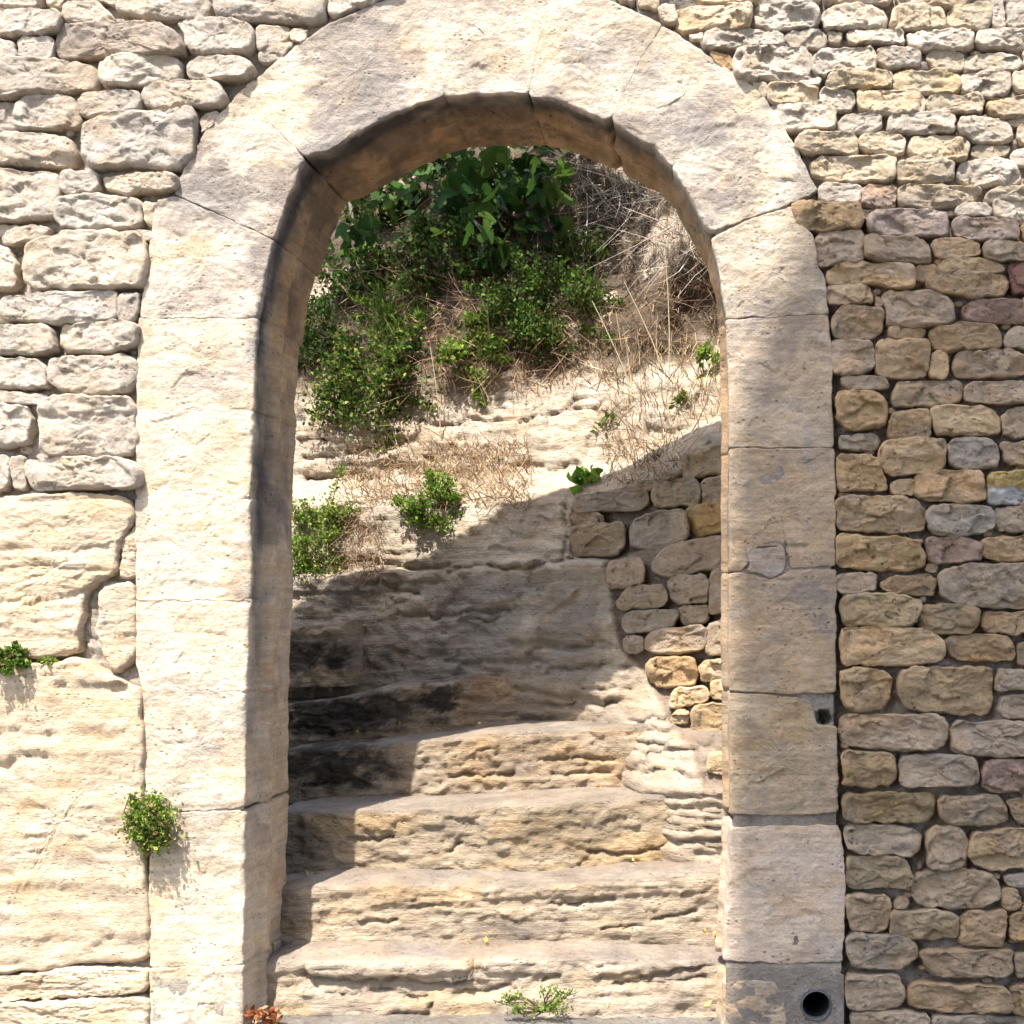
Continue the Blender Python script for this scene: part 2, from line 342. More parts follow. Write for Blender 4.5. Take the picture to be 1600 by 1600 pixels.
RIGHT = parse("""
957,-14 992,-6 990,6 970,2
996,-14 1030,-14 1026,14 1000,8
1030,22 1052,6 1056,24 1050,40
1089,-14 1175,-14 1186,0 1170,8 1120,10 1092,3
1056,38 1060,16 1120,13 1175,13 1172,40 1120,47 1070,52
1174,40 1181,18 1200,8 1270,10 1283,30 1270,45 1215,46
1075,58 1100,52 1095,66
1098,72 1110,52 1160,47 1222,55 1225,68 1180,76 1120,76
1110,84 1130,91 1145,98 1143,108 1122,101
1146,102 1160,83 1250,73 1268,90 1265,115 1235,122 1180,130 1155,122
1172,138 1195,132 1197,152 1188,152
1206,-14 1280,-14 1278,3 1206,5
1290,-14 1390,-14 1392,5 1340,6 1290,3
1400,-14 1530,-14 1500,8 1405,11
1285,26 1320,10 1350,12 1386,30 1380,42 1320,46 1290,46
1391,40 1400,15 1450,8 1474,20 1478,44 1440,48 1395,46
1480,30 1495,8 1544,5 1548,35 1535,48 1485,40
1552,0 1560,-5 1570,40 1560,46 1550,35
1573,5 1614,0 1614,42 1577,41
1196,56 1212,54 1222,62 1221,71 1198,74
1226,56 1270,49 1290,60 1285,75 1255,75 1232,65
1293,52 1316,53 1312,70 1296,66
1321,56 1360,50 1409,53 1411,70 1380,72 1330,65
1413,60 1440,53 1510,48 1522,60 1520,75 1470,78 1425,75
1526,56 1560,48 1614,50 1614,75 1540,77 1524,70
1271,97 1290,81 1350,77 1368,95 1365,112 1320,115 1285,118 1271,108
1368,80 1400,77 1438,88 1435,100 1400,104 1374,98
1448,92 1465,80 1498,82 1505,99 1500,109 1470,108
1508,92 1560,85 1597,97 1590,108 1540,112 1508,110
1599,80 1614,80 1614,108 1600,104
1228,128 1250,122 1283,124 1280,134 1250,134
1199,136 1220,131 1275,138 1280,151 1275,165 1216,161 1200,158
1292,128 1310,118 1360,112 1391,120 1390,138 1340,138 1295,138
1393,140 1398,118 1420,112 1480,115 1500,130 1495,142 1450,147
1498,140 1506,118 1550,113 1580,115 1575,140 1550,152 1505,148
1583,120 1614,113 1614,143 1586,143
1283,146 1290,141 1325,143 1336,156 1325,172 1300,168 1282,158
1338,148 1350,142 1420,145 1444,160 1440,172 1370,180 1346,165
1446,161 1470,152 1530,153 1538,165 1530,178 1460,176
1541,165 1560,155 1614,152 1614,182 1575,185 1550,175
1204,171 1230,166 1280,166 1306,182 1300,198 1230,206 1215,195
1310,194 1330,181 1375,183 1378,200 1350,208 1312,204
1386,196 1400,181 1450,177 1492,183 1490,205 1440,208 1388,204
1496,198 1505,186 1560,188 1585,212 1570,225 1530,222 1505,208
1572,189 1614,186 1608,193 1580,197
1588,201 1614,196 1614,226 1596,223
1238,229 1260,213 1310,209 1338,218 1335,240 1260,242
1341,228 1350,213 1400,211 1415,225 1412,242 1370,240
1418,230 1430,216 1490,213 1512,228 1505,250 1450,252 1422,242
1518,238 1530,230 1575,230 1577,239 1545,247 1520,245
1581,240 1614,232 1614,262 1586,258
1264,256 1290,246 1370,246 1400,252 1395,280 1370,288 1300,278 1270,272
1401,258 1430,251 1488,257 1490,282 1440,288 1403,284
1495,272 1505,256 1550,249 1585,265 1595,282 1560,290 1510,286
1278,299 1290,288 1340,290 1346,298 1342,318 1300,318 1280,310
1348,301 1360,291 1400,293 1400,322 1375,327 1347,322
1403,299 1440,293 1520,291 1535,300 1520,312 1450,325 1408,322
1535,310 1560,299 1614,293 1614,307 1550,317
1495,326 1510,319 1540,322 1546,335 1500,338
1549,321 1580,312 1614,312 1614,346 1557,341
1237,323 1250,319 1340,323 1347,345 1340,358 1260,359 1240,345
1354,346 1375,331 1450,329 1478,336 1485,350 1475,368 1400,368 1360,360
1346,330 1364,331 1358,342 1347,341
1490,345 1505,340 1580,350 1591,372 1550,376 1492,365
1597,352 1614,350 1614,374 1598,374
1274,376 1290,363 1340,361 1348,380 1345,408 1320,412 1280,414 1274,400
1350,379 1370,373 1420,371 1450,386 1455,400 1450,411 1380,410 1351,400
1457,382 1500,373 1530,386 1530,398 1470,402
1537,390 1550,380 1614,379 1614,405 1560,406 1540,400
1289,432 1310,416 1350,411 1385,415 1427,420 1427,445 1415,452 1350,442 1295,440
1430,425 1440,417 1465,420 1455,432 1445,438 1430,435
1463,425 1485,409 1530,406 1572,418 1560,424 1500,426
1443,443 1480,431 1520,428 1570,436 1575,445 1560,460 1510,464 1475,458
1577,415 1614,411 1614,460 1583,455
1290,462 1292,450 1340,446 1355,455 1365,468 1360,475 1310,475 1298,472
1367,465 1376,465 1382,478 1370,479
1380,470 1390,458 1460,456 1475,470 1495,495 1470,505 1430,512 1385,508 1388,490
1500,486 1530,471 1580,468 1614,475 1614,500 1560,505 1515,500
1302,503 1310,486 1330,481 1370,483 1380,491 1378,515 1360,528 1330,530 1305,522
1388,515 1400,513 1449,516 1440,528 1395,528
1453,523 1470,513 1500,508 1550,509 1565,530 1560,542 1520,542 1480,550 1460,538
1570,531 1585,516 1614,513 1614,546 1575,542
1300,541 1310,533 1360,536 1364,558 1360,575 1330,585 1303,582
1368,556 1375,536 1410,533 1445,536 1451,556 1445,588 1400,592 1372,580
1454,556 1470,551 1480,553 1482,580 1470,590 1455,588
1490,571 1500,553 1560,549 1602,561 1605,580 1570,588 1500,590
1312,593 1330,589 1375,592 1389,604 1380,609 1330,608
1393,616 1410,601 1450,598 1495,596 1503,612 1498,625 1450,632 1400,636
1508,613 1515,604 1560,597 1614,600 1614,628 1560,631 1512,625
1308,636 1313,613 1350,611 1375,619 1385,638 1380,660 1350,672 1325,666 1310,650
1387,669 1400,651 1430,641 1445,643 1455,670 1450,685 1410,686 1390,680
1452,649 1470,636 1540,639 1558,656 1560,674 1530,680 1470,680 1460,665
1565,656 1580,641 1614,639 1614,682 1570,682
1312,686 1320,681 1365,681 1374,690 1370,698 1330,703 1312,700
1373,716 1385,691 1420,686 1470,691 1478,706 1475,725 1450,738 1400,742 1378,730
1481,701 1490,689 1530,686 1555,700 1562,716 1555,732 1500,732 1483,720
1563,693 1614,691 1614,728 1571,722
1308,711 1366,713 1375,741 1385,747 1385,765 1350,768 1310,766
1390,760 1410,750 1427,752 1425,770 1405,772 1392,768
1430,751 1445,739 1500,736 1530,741 1532,760 1538,778 1500,785 1450,778 1432,770
1545,746 1560,739 1614,738 1614,785 1550,788 1541,780
1307,786 1320,779 1400,776 1430,786 1445,806 1440,825 1400,832 1340,828 1308,822
1449,801 1460,791 1540,791 1554,805 1549,820 1520,836 1470,835 1450,820
1556,801 1580,793 1614,792 1614,832 1570,828 1556,818
1307,841 1320,837 1380,841 1430,851 1445,866 1440,885 1400,892 1360,888 1310,880
1446,846 1455,839 1510,841 1530,856 1533,870 1500,878 1460,880 1450,862
1531,851 1560,841 1614,839 1614,875 1560,875 1540,868
1307,901 1320,899 1365,899 1366,920 1340,924 1312,922
1371,915 1400,901 1450,901 1465,908 1455,928 1430,932 1395,922
1446,890 1450,880 1465,886 1461,896
1467,906 1490,891 1530,881 1614,883 1614,950 1550,951 1500,940 1470,925
1314,946 1320,931 1370,929 1405,931 1435,946 1430,972 1400,978 1330,975 1316,965
1435,961 1450,946 1500,946 1530,956 1528,972 1500,990 1450,988 1436,975
1533,971 1545,958 1614,957 1614,990 1550,988
1314,986 1330,981 1420,981 1460,999 1478,1016 1465,1030 1400,1038 1318,1038 1314,1010
1477,1006 1490,996 1540,991 1570,999 1588,1020 1580,1032 1530,1032 1490,1020
1589,1011 1614,1001 1614,1040 1593,1035
1312,1051 1340,1044 1380,1051 1395,1066 1385,1090 1370,1108 1345,1112 1320,1095
1402,1061 1415,1046 1470,1043 1545,1043 1550,1060 1552,1090 1545,1118 1490,1115 1430,1105 1410,1085
1557,1063 1565,1046 1614,1046 1614,1076 1560,1077
1560,1106 1570,1091 1614,1086 1614,1120 1570,1120
1313,1131 1330,1119 1400,1117 1470,1119 1480,1136 1475,1160 1450,1172 1400,1170 1330,1165 1315,1150
1483,1146 1495,1129 1560,1129 1614,1131 1614,1175 1530,1182 1490,1170
1317,1181 1330,1173 1390,1179 1400,1191 1398,1220 1370,1228 1320,1226
1407,1196 1420,1183 1490,1179 1522,1191 1525,1215 1500,1228 1440,1228 1407,1222
1532,1211 1545,1191 1614,1183 1614,1235 1560,1237 1535,1225
1318,1246 1330,1239 1400,1241 1458,1243 1460,1265 1440,1285 1400,1283 1340,1278 1318,1270
1465,1256 1480,1246 1550,1243 1565,1258 1575,1275 1560,1288 1500,1288 1475,1275
1571,1253 1590,1249 1614,1249 1614,1295 1590,1281
1320,1296 1335,1289 1400,1291 1435,1306 1435,1325 1420,1335 1350,1332 1325,1320
1450,1311 1460,1293 1500,1293 1510,1316 1505,1345 1480,1357 1452,1350
1512,1326 1530,1306 1580,1296 1614,1301 1614,1355 1560,1357 1530,1350
1323,1346 1330,1339 1400,1339 1420,1351 1422,1375 1410,1385 1340,1388 1323,1380
1424,1386 1440,1368 1480,1361 1540,1363 1560,1381 1562,1400 1530,1415 1450,1418 1428,1400
1566,1396 1585,1389 1595,1415 1575,1422
1566,1372 1614,1364 1614,1383 1590,1386
1321,1406 1330,1397 1385,1401 1390,1420 1385,1448 1350,1455 1330,1450
1392,1431 1400,1423 1470,1423 1500,1433 1498,1465 1450,1468 1400,1462 1392,1450
1396,1414 1410,1401 1422,1410 1410,1419
1505,1441 1520,1426 1568,1421 1568,1455 1560,1478 1500,1475
1578,1431 1614,1423 1614,1472 1581,1465
1323,1466 1340,1459 1400,1463 1430,1479 1432,1492 1390,1514 1340,1508 1326,1495
1434,1491 1450,1483 1520,1486 1583,1483 1578,1520 1540,1525 1470,1523 1450,1505
1586,1496 1614,1489 1614,1528 1590,1525
1320,1531 1330,1523 1400,1523 1412,1546 1405,1568 1350,1576 1325,1570
1418,1556 1435,1536 1500,1538 1570,1546 1580,1565 1575,1580 1500,1578 1425,1570
1578,1546 1614,1539 1614,1590 1585,1579
1330,1584 1400,1580 1450,1588 1445,1615 1330,1615
1455,1590 1520,1586 1614,1596 1614,1618 1460,1618
""")
TERR = parse("""
1065,714 1085,703 1130,698 1190,692 1190,735 1138,737 1070,746
1018,772 1030,754 1080,750 1095,765 1090,790 1030,791
1098,751 1135,745 1190,740 1190,782 1138,785 1100,787
895,778 960,771 1008,766 1016,785 1000,795 900,800
970,760 1010,753 1058,748 1040,752 1018,764 975,770
892,806 925,801 948,813 935,818 900,817
893,826 920,820 975,820 980,845 960,868 900,868 890,850
984,831 1000,811 1040,799 1066,806 1078,838 1030,850 1010,860 985,850
1070,802 1085,792 1135,789 1190,785 1190,825 1138,830 1100,838 1080,826
1016,872 1060,856 1138,840 1190,832 1190,875 1138,882 1100,890 1050,900 1022,890
948,892 955,881 1000,871 1008,886 1005,908 960,920 948,915
960,940 990,921 1030,914 1045,935 1030,947 975,953
1043,912 1060,902 1095,899 1108,914 1105,940 1070,943 1050,930
1109,920 1112,896 1138,889 1190,885 1190,950 1138,955 1108,960
968,971 985,959 1050,953 1062,965 1040,980 980,990
1060,956 1075,948 1105,947 1105,968 1075,976
972,1006 985,995 1003,998 1003,1015 985,1020
1005,1001 1040,986 1090,976 1105,985 1098,1010 1040,1021 1010,1015
1100,1010 1110,981 1138,970 1190,965 1190,1020 1138,1022 1110,1026
1008,1050 1020,1031 1080,1026 1090,1044 1080,1068 1040,1073
1091,1046 1105,1036 1138,1033 1190,1030 1190,1058 1138,1060 1100,1065
1045,1096 1060,1081 1100,1071 1109,1088 1080,1098 1060,1105 1047,1105
1110,1070 1138,1065 1190,1062 1190,1088 1138,1091 1112,1092
1050,1121 1065,1108 1078,1114 1072,1128 1052,1128
1079,1116 1100,1105 1138,1100 1190,1096 1190,1122 1138,1125 1120,1155 1083,1148
1105,1196 1115,1181 1138,1180 1190,1178 1190,1208 1138,1210 1110,1208
""")
# ------------------------------------------------------------------ outlines of the arch
INNER = [(380,1640),(381,1560),(382,1400),(384,1265),(385,1080),(391,937),(392,860),(391,777),(396,640),(402,496),(412,430),(426,375),(450,302),(478,248),(530,223),(600,184),(640,165),(692,147),(760,145),(826,144),(862,156),(900,166),(946,185),(975,205),(1025,226),(1052,257),(1067,293),(1092,332),(1114,363),(1118,400),(1130,450),(1135,500),(1139,600),(1141,700),(1140,800),(1140,1080),(1141,1275),(1136,1400),(1131,1500),(1128,1640)]
OUTER = [(238,1640),(240,1510),(232,1300),(226,1080),(216,1040),(216,780),(217,640),(222,497),(235,400),(250,315),(276,306),(290,270),(330,200),(401,127),(460,80),(515,42),(600,6),(698,-14),(760,-18),(840,-16),(900,-10),(960,8),(1033,42),(1080,72),(1120,100),(1155,122),(1191,151),(1215,190),(1250,250),(1276,300),(1238,322),(1240,345),(1270,372),(1276,415),(1288,440),(1292,492),(1298,540),(1301,700),(1304,800),(1304,1082),(1308,1268),(1318,1330),(1320,1420),(1320,1520),(1321,1640)]
OPEN = INNER
def crspline(pts, m=14):
    P = np.array(pts, float); o = []
    for i in range(1, len(P)-2):
        a, b, c, d = P[i-1], P[i], P[i+1], P[i+2]
        for t in np.linspace(0, 1, m, endpoint=False): o.append(.5*((2*b)+(c-a)*t+(2*a-5*b+4*c-d)*t*t+(3*b-a-3*c+d)*t**3))
    o.append(P[-2]); return np.array(o)
_s = crspline(INNER); _f = (_s[:, 1] < 480)
for _ in range(380):                                     # even out the ring's underside
    _q = _s.copy(); _q[1:-1] = (_s[:-2]+_s[1:-1]*2+_s[2:])/4; _s = _s+(_q-_s)*np.clip((520-_s[:, 1:2])/80, 0, 1)
_d = np.r_[0, np.cumsum(np.hypot(*np.diff(_s, axis=0).T))]; _u = np.arange(0, _d[-1], .6)
SMOOTH = np.stack([np.interp(_u, _d, _s[:, 0]), np.interp(_u, _d, _s[:, 1])], 1)
RING = OUTER+INNER[::-1]
BLOCKS = {
 'jamb_stone': parse("""
238,1511 382,1508 381,1560 380,1640 238,1640
238,1345 243,1300 276,1270 382,1268 384,1300 382,1506 240,1508 236,1400
227,1082 385,1081 384,1254 376,1261 280,1267 231,1262
217,939 391,938 386,1079 227,1080 216,1040
216,779 391,779 392,860 391,936 217,937
217,643 396,643 392,777 216,777
222,499 402,498 396,641 217,641
250,315 274,310 425,377 412,430 402,496 223,497 235,400
1235,327 1240,345 1270,372 1276,415 1288,440 1292,490 1135,499 1130,450 1119,400 1116,373 1180,341
1292,494 1298,540 1300,699 1141,698 1139,600 1136,502
1141,703 1302,702 1304,800 1304,883 1236,887 1229,853 1165,853 1162,890 1140,893 1140,800
1140,897 1162,896 1205,907 1233,894 1304,890 1304,1000 1304,1081 1220,1083 1140,1077
1140,1084 1220,1088 1262,1094 1272,1112 1276,1132 1306,1136 1308,1268 1220,1272 1141,1270 1139,1180
1140,1292 1308,1291 1317,1330 1319,1420 1315,1500 1220,1504 1132,1498 1136,1400
1131,1534 1180,1530 1212,1534 1222,1560 1228,1600 1230,1640 1128,1640
"""),
 'repair_stone': parse("1169,857 1225,857 1227,892 1205,902 1167,892"),
 'voussoir': parse("""
277,304 290,270 330,200 400,128 414,187 476,250 450,302 427,373
403,126 460,80 515,42 600,6 698,-14 700,60 692,147 640,165 600,183 530,223 479,247 417,186
700,-14 760,-18 838,-16 842,60 826,144 760,145 694,147 702,60
841,-16 900,-10 960,8 1032,42 1000,92 957,182 945,184 900,166 862,156 829,145 844,60
1035,44 1080,72 1120,100 1155,122 1190,151 1130,200 1052,257 1025,226 975,205 959,184 1003,93
1192,153 1215,190 1250,250 1276,299 1238,318 1180,336 1115,363 1092,332 1067,293 1054,259 1132,202
""")}
# ------------------------------------------------------------------ rubble wall: body, mortar, stones
wall = thing('rubble_wall', 'tall sunlit limestone rubble wall with recessed mortar joints around the arched opening', 'wall', (0, 0, 0))
def topr(x): return np.interp(x, [-700, -40, 952, 2300], [-66, -72, -168, -260])
def sheet(name, x0, x1, r0, r1, step, yf, keep, mat, parent, colf, flip=False):
    xs = np.arange(x0, x1+step, step); zs = np.arange(r0, r1+step, step)
    gx, gz = np.meshgrid(xs, zs, indexing='ij'); nz = len(zs)
    if r0 < -100: gz = np.where(gz < -20, -20+(gz+20)*(topr(gx)+20)/(r0+20), gz)
    P = np.stack([WX(gx), np.zeros_like(gx), WZ(gz)], -1); P[..., 1] = yf(gx, gz, P)
    F = gridF(len(xs), nz); cxp = gx.ravel()[F].mean(1); czp = gz.ravel()[F].mean(1)
    F = F[keep(cxp, czp)]
    V = P.reshape(-1, 3); used = np.unique(F); mp = np.zeros(len(V), int); mp[used] = np.arange(len(used))
    col = colf(gx.ravel()[used], gz.ravel()[used], V[used])
    if flip: F = F[:, ::-1]
    return mesh(name, V[used], mp[F], mat, parent, col)
def wy(gx, gz, P):
    b = np.where(gx < 700, .016, np.where(gz < 330, .018, .029))
    n = fbm(P, (22, 22, 22), 5, 5)*.014+fbm(P, (70, 70, 70), 6, 3)*.006
    return b+n
def wc(gx, gz, V):
    b = np.where((gx < 700)[:, None], np.array((.47, .41, .345)), np.array((.33, .28, .24)))
    return np.clip(b*(1+.25*fbm(V, (15, 15, 15), 8)[:, None]), .02, .8)
sheet('mortar', -20, 1620, -20, 1640, 4, wy, lambda x, z: (sdf(x, z, OPEN) < -26) & (np.hypot(x-1275, z-1569) > 27) & (np.hypot(x-1288, z-1121) > 10), M_mortar, wall, wc)
# the rest of the wall body: face outside the frame, back, top
fr = lambda x, z: ((x < -18) | (x > 1618) | (z < -18)) & (sdf(x, z, OPEN) < -26)
sheet('mortar', -700, 2300, -205, 1640, 20, lambda gx, gz, P: .024+.008*fbm(P, (12, 12, 12), 3), fr, M_mortar, wall, wc)
sheet('wall_back', -700, 2300, -205, 1640, 20, lambda gx, gz, P: .40+.02*fbm(P, (5, 5, 5), 3), lambda x, z: (sdf(x, z, OPEN) < -26) & (np.hypot(x-1275, z-1569) > 30), M_mortar, wall, lambda a, b, V: np.tile((.48, .42, .34), (len(V), 1)), True)
tx_ = np.linspace(-700, 2300, 150); TV = []
for yy in np.linspace(-.03, .43, 8):
    q = np.stack([WX(tx_), np.full(150, yy), WZ(topr(tx_)-6)], 1); q[:, 2] += fbm(q, (4, 4, 4), 31, 4)*.05-.02; TV.append(q)
TV = np.vstack(TV); mesh('coping', TV, gridF(8, 150)[:, ::-1], M_mortar, wall, np.tile((.4, .36, .3), (len(TV), 1)))

CREAM = [(.50,.455,.395),(.54,.49,.42),(.47,.43,.375),(.52,.46,.38),(.45,.415,.37)]
TAN = [(.42,.325,.225),(.44,.325,.205),(.40,.32,.235),(.385,.315,.24),(.455,.34,.215),(.41,.31,.195),(.385,.32,.25)]
special = {}
def near(poly, x, y):
    c = np.mean(poly, 0); return abs(c[0]-x) < 22 and abs(c[1]-y) < 16
sr = random.Random(4)
for i, poly in enumerate(LEFT):
    base = sr.choice(CREAM); area = abs(sum(poly[k][0]*poly[(k+1) % len(poly)][1]-poly[(k+1) % len(poly)][0]*poly[k][1] for k in range(len(poly))))/2
    big = area > 9000
    g = min(1.0, math.sqrt(area)/75)
    K, rg = (88, 22) if big else (64, 16) if area > 1500 else (36, 9)
    if near(poly, 195, 68): base = (.36, .315, .27)
    if near(poly, 80, 122): base = (.42, .375, .32)
    build_stone('stone', poly, M_stone, wall, base, 100+i, K, rg, y0=-.027*g-.004+sr.uniform(-.006, .004), depth=.09,
                r_top=.006*g, r_bot=.019*g, rough=.0056*g+.001, tilt=.13, jit=2.0, soft=.14, it=1, grow=1.4, sq=.78)
tints = [((1596,435),(.29,.165,.135)),((1560,487),(.34,.24,.195)),((1346,640),(.42,.30,.17)),((1582,763),(.50,.38,.16)),
         ((1376,866),(.45,.33,.19)),((1376,805),(.43,.33,.215)),((1490,860),(.36,.27,.225)),((1580,1210),(.37,.27,.22)),((1374,308),(.44,.33,.26)),
         ((1420,668),(.42,.31,.19)),((1450,128),(.52,.44,.30)),((1375,952),(.43,.34,.21)),((1445,1444),(.44,.35,.235)),((1372,1362),(.43,.345,.235)),
         ((1415,350),(.41,.34,.30)),((1536,357),(.40,.33,.28)),((1520,715),(.375,.335,.29)),((1500,815),(.37,.33,.28)),((1127,96),(.42,.30,.17)),((1537,1540),(.42,.34,.22)),((1390,1262),(.34,.27,.17)),
         ((1350,645),(.42,.30,.17)),((1450,210),(.5,.44,.36)),((1440,268),(.52,.46,.37))]
for i, poly in enumerate(RIGHT):
    cy = np.mean([p[1] for p in poly]); base = sr.choice(TAN if cy > 330 else CREAM[:3]+[(.50,.43,.32),(.46,.40,.31)])
    kk = sr.uniform(.98, 1.24); base = tuple(v*kk for v in base)
    for (tx0, ty0), c in tints:
        if near(poly, tx0, ty0): base = c
    area = abs(sum(poly[k][0]*poly[(k+1) % len(poly)][1]-poly[(k+1) % len(poly)][0]*poly[k][1] for k in range(len(poly))))/2
    g = min(1.0, math.sqrt(area)/62); K, rg = (76, 19) if area > 5000 else (60, 15) if area > 1200 else (34, 8)
    ex = None
    if near(poly, 1582, 763):
        def ex(V, col):
            w = sstep(.05+fbm(V, (14, 14, 14), 77)*.5-(V[:, 2]-WZ(768))*12-(V[:, 0]-WX(1575))*6, 0, .12)[:, None]; return col*(1-w)+np.array((.5, .48, .46))*w
    up = cy < 330
    so_b = build_stone('stone', poly, M_stone, wall, base, 400+i, K, rg, y0=-.014*g-.002+sr.uniform(-.007, .006), depth=.10,
                r_top=.007*g, r_bot=(.011 if not up else .016)*g, rough=.0078*g+.001, tilt=.15, jit=2.0, soft=.14, it=1, grow=2.4, sq=.70, extra=ex)
    for tx0, ty0, lb_ in ((1596,435,'dark red stone'),(1560,487,'reddish brown stone'),(1582,763,'yellow stone with a pale grey patch'),(1346,640,'orange brown stone')):
        if near(poly, tx0, ty0): so_b['label'] = lb_
# chinking: small bits pressed into the joints, too small to pick apart
parts = []
for k in range(800):
    right = sr.random() < .62
    px = sr.uniform(1310, 1610) if right else sr.uniform(-10, 225); py = sr.uniform(5, 1595) if right else sr.uniform(5, 765)
    P = np.array([px]); Q = np.array([py])
    polys = RIGHT if right else LEFT
    if any(float(sdf(P, Q, p)[0]) > -5 for p in polys if abs(np.mean([q[0] for q in p])-px) < 110 and abs(np.mean([q[1] for q in p])-py) < 60): continue
    if float(sdf(P, Q, RING)[0]) > -6: continue
    w, h = sr.uniform(4, 10), sr.uniform(3, 6); a0 = sr.uniform(0, 3)
    poly = [(px+w*math.cos(a0+t*1.05)*sr.uniform(.7, 1.2), py+h*math.sin(a0+t*1.05)*sr.uniform(.7, 1.2)) for t in range(6)]
    build_stone('x', poly, M_stone, wall, sr.choice(TAN) if right else sr.choice(CREAM), 900+k, 14, 4, y0=sr.uniform(.004, .014), depth=.04,
                r_top=.006, r_bot=.008, rough=.002, jit=1, join=parts)
tag(joined('chinking', parts, M_stone, wall), kind='stuff')
# courses continuing outside the frame
parts = []
def course(x0, x1, r0, r1, seed):
    rs = random.Random(seed); y = r0
    while y < r1:
        h = rs.uniform(34, 52); x = x0+rs.uniform(-30, 0)
        while x < x1:
            w = rs.uniform(50, 130)
            if x1-x < 170: w = x1-x
            if w < 25: break
            if y < topr(x+w/2)+4: x += w; continue
            p = [(x+4, y+h*.3), (x+w*.2, y+3), (x+w*.8, y+2), (x+w-4, y+h*.35), (x+w-5, y+h*.75), (x+w*.7, y+h-3), (x+w*.2, y+h-2), (x+5, y+h*.7)]
            build_stone('x', p, M_stone, wall, rs.choice(TAN if x > 1500 and y > 330 else CREAM), seed+int(x)*7+int(y), 28, 6, y0=-.014, r_top=.007, r_bot=.014, rough=.0075, tilt=.13, soft=.14, it=1, grow=2.2, sq=.66, jit=2.2, join=parts)
            x += w+2
        y += h+1
course(-700, -18, -200, 740, 7); course(1620, 2290, -200, 1590, 9); course(-10, 1612, -200, -72, 11)
tag(joined('outlying_stones', parts, M_stone, wall), kind='stuff')

# the hewn rock the left side of the wall stands on
CR = [ # crack polylines, width, depth
 ([(-14,862),(60,858),(120,864),(150,855),(180,850)], 3, .006),
 ([(-14,940),(60,945),(110,938),(150,920),(160,908),(186,912)], 5, .016),
 ([(-14,892),(90,885)], 3, .005),
 ([(-14,1140),(60,1132),(110,1126)], 4, .012), ([(-14,1152),(30,1142),(60,1150),(95,1146)], 6, .02),
 ([(-14,1190),(20,1195),(40,1182),(80,1180)], 6, .018), ([(-14,1335),(28,1335),(60,1327),(85,1330)], 4, .012),
 ([(-14,1365),(25,1364)], 3, .008), ([(155,1476),(175,1466),(185,1454)], 3, .01), ([(100,1075),(112,1085),(108,1072)], 5, .02), ([(188,1072),(200,1076)], 6, .03),
 ([(-14,1265),(20,1264)], 3, .008), ([(20,1412),(50,1414)], 3, .008), ([(0,1430),(60,1426)], 3, .006), ([(60,1300),(90,1302)],3,.005),
 ([(-14,980),(80,972)], 3, .005), ([(60,1080),(44,1100)],2,.006), ([(-14,1590),(40,1595)],4,.012), ([(60,1575),(90,1585)],4,.012), ([(120,1240),(150,1250)],2,.004)]
def cracks(lst):
    def f(V):
        x = V[:, 0]/PX+800; z = 1600-V[:, 2]/PX; front = V[:, 1] < .05
        jx = fbm(V, (30, 30, 30), 91)*6; jz = fbm(V, (30, 30, 30), 92)*6
        for pts, w, d in lst:
            dd = dline(x+jx, z+jz, pts); V[:, 1] += np.where(front, .65*d*np.exp(-(dd/w)**2), 0)
        # bedding ledges
        q = V.copy(); st = fbm(q, (2.0, 2.0, 20), 71, 4); V[:, 1] -= np.where(front, sstep(st, -.4, .5)*.006+sstep(fbm(q, (5, 5, 40), 72, 3), 0, .5)*.002, 0)
        return V
    return f
WARM = (.53, .45, .34)
for i, (poly, y0) in enumerate(((parse("-14,777 100,772 200,777 216,800 214,812 200,830 186,860 184,897 160,906 138,925 127,990 130,1018 100,1026 -14,1030")[0], -.020),
                (parse("158,930 168,915 212,908 214,960 213,1030 186,1052 167,1030 155,990")[0], -.014),
                (parse("-14,1036 60,1040 130,1030 160,1046 190,1060 224,1082 226,1200 228,1300 232,1400 236,1450 236,1500 120,1504 60,1514 -14,1518")[0], -.026),
                (parse("-14,1524 60,1520 120,1509 236,1511 233,1548 160,1554 -14,1562")[0], -.020),
                (parse("-14,1567 160,1559 236,1553 236,1640 -14,1640")[0], -.026),
                (parse("188,840 205,832 214,815 214,903 188,905")[0], -.006))):
    small = i in (1, 5)
    build_stone('rock', poly, M_face, wall, WARM, 700+i, 90 if small else 200, 14 if small else 44, y0=y0, depth=.12, r_top=.014, r_bot=.02, rough=.0055,
                tilt=.02, jit=2.0, soft=.12, strat=2.2, yfun=cracks(CR), amt=.11, fac=.35, grow=2.0)
# rock face carrying on to the left of the frame
sheet('rock', -700, -16, 790, 1640, 12, lambda gx, gz, P: -.02+.02*fbm(P, (2, 2, 16), 71, 4), lambda x, z: x > -1e9, M_rock, wall, lambda x, z, V: np.tile(WARM, (len(V), 1)))

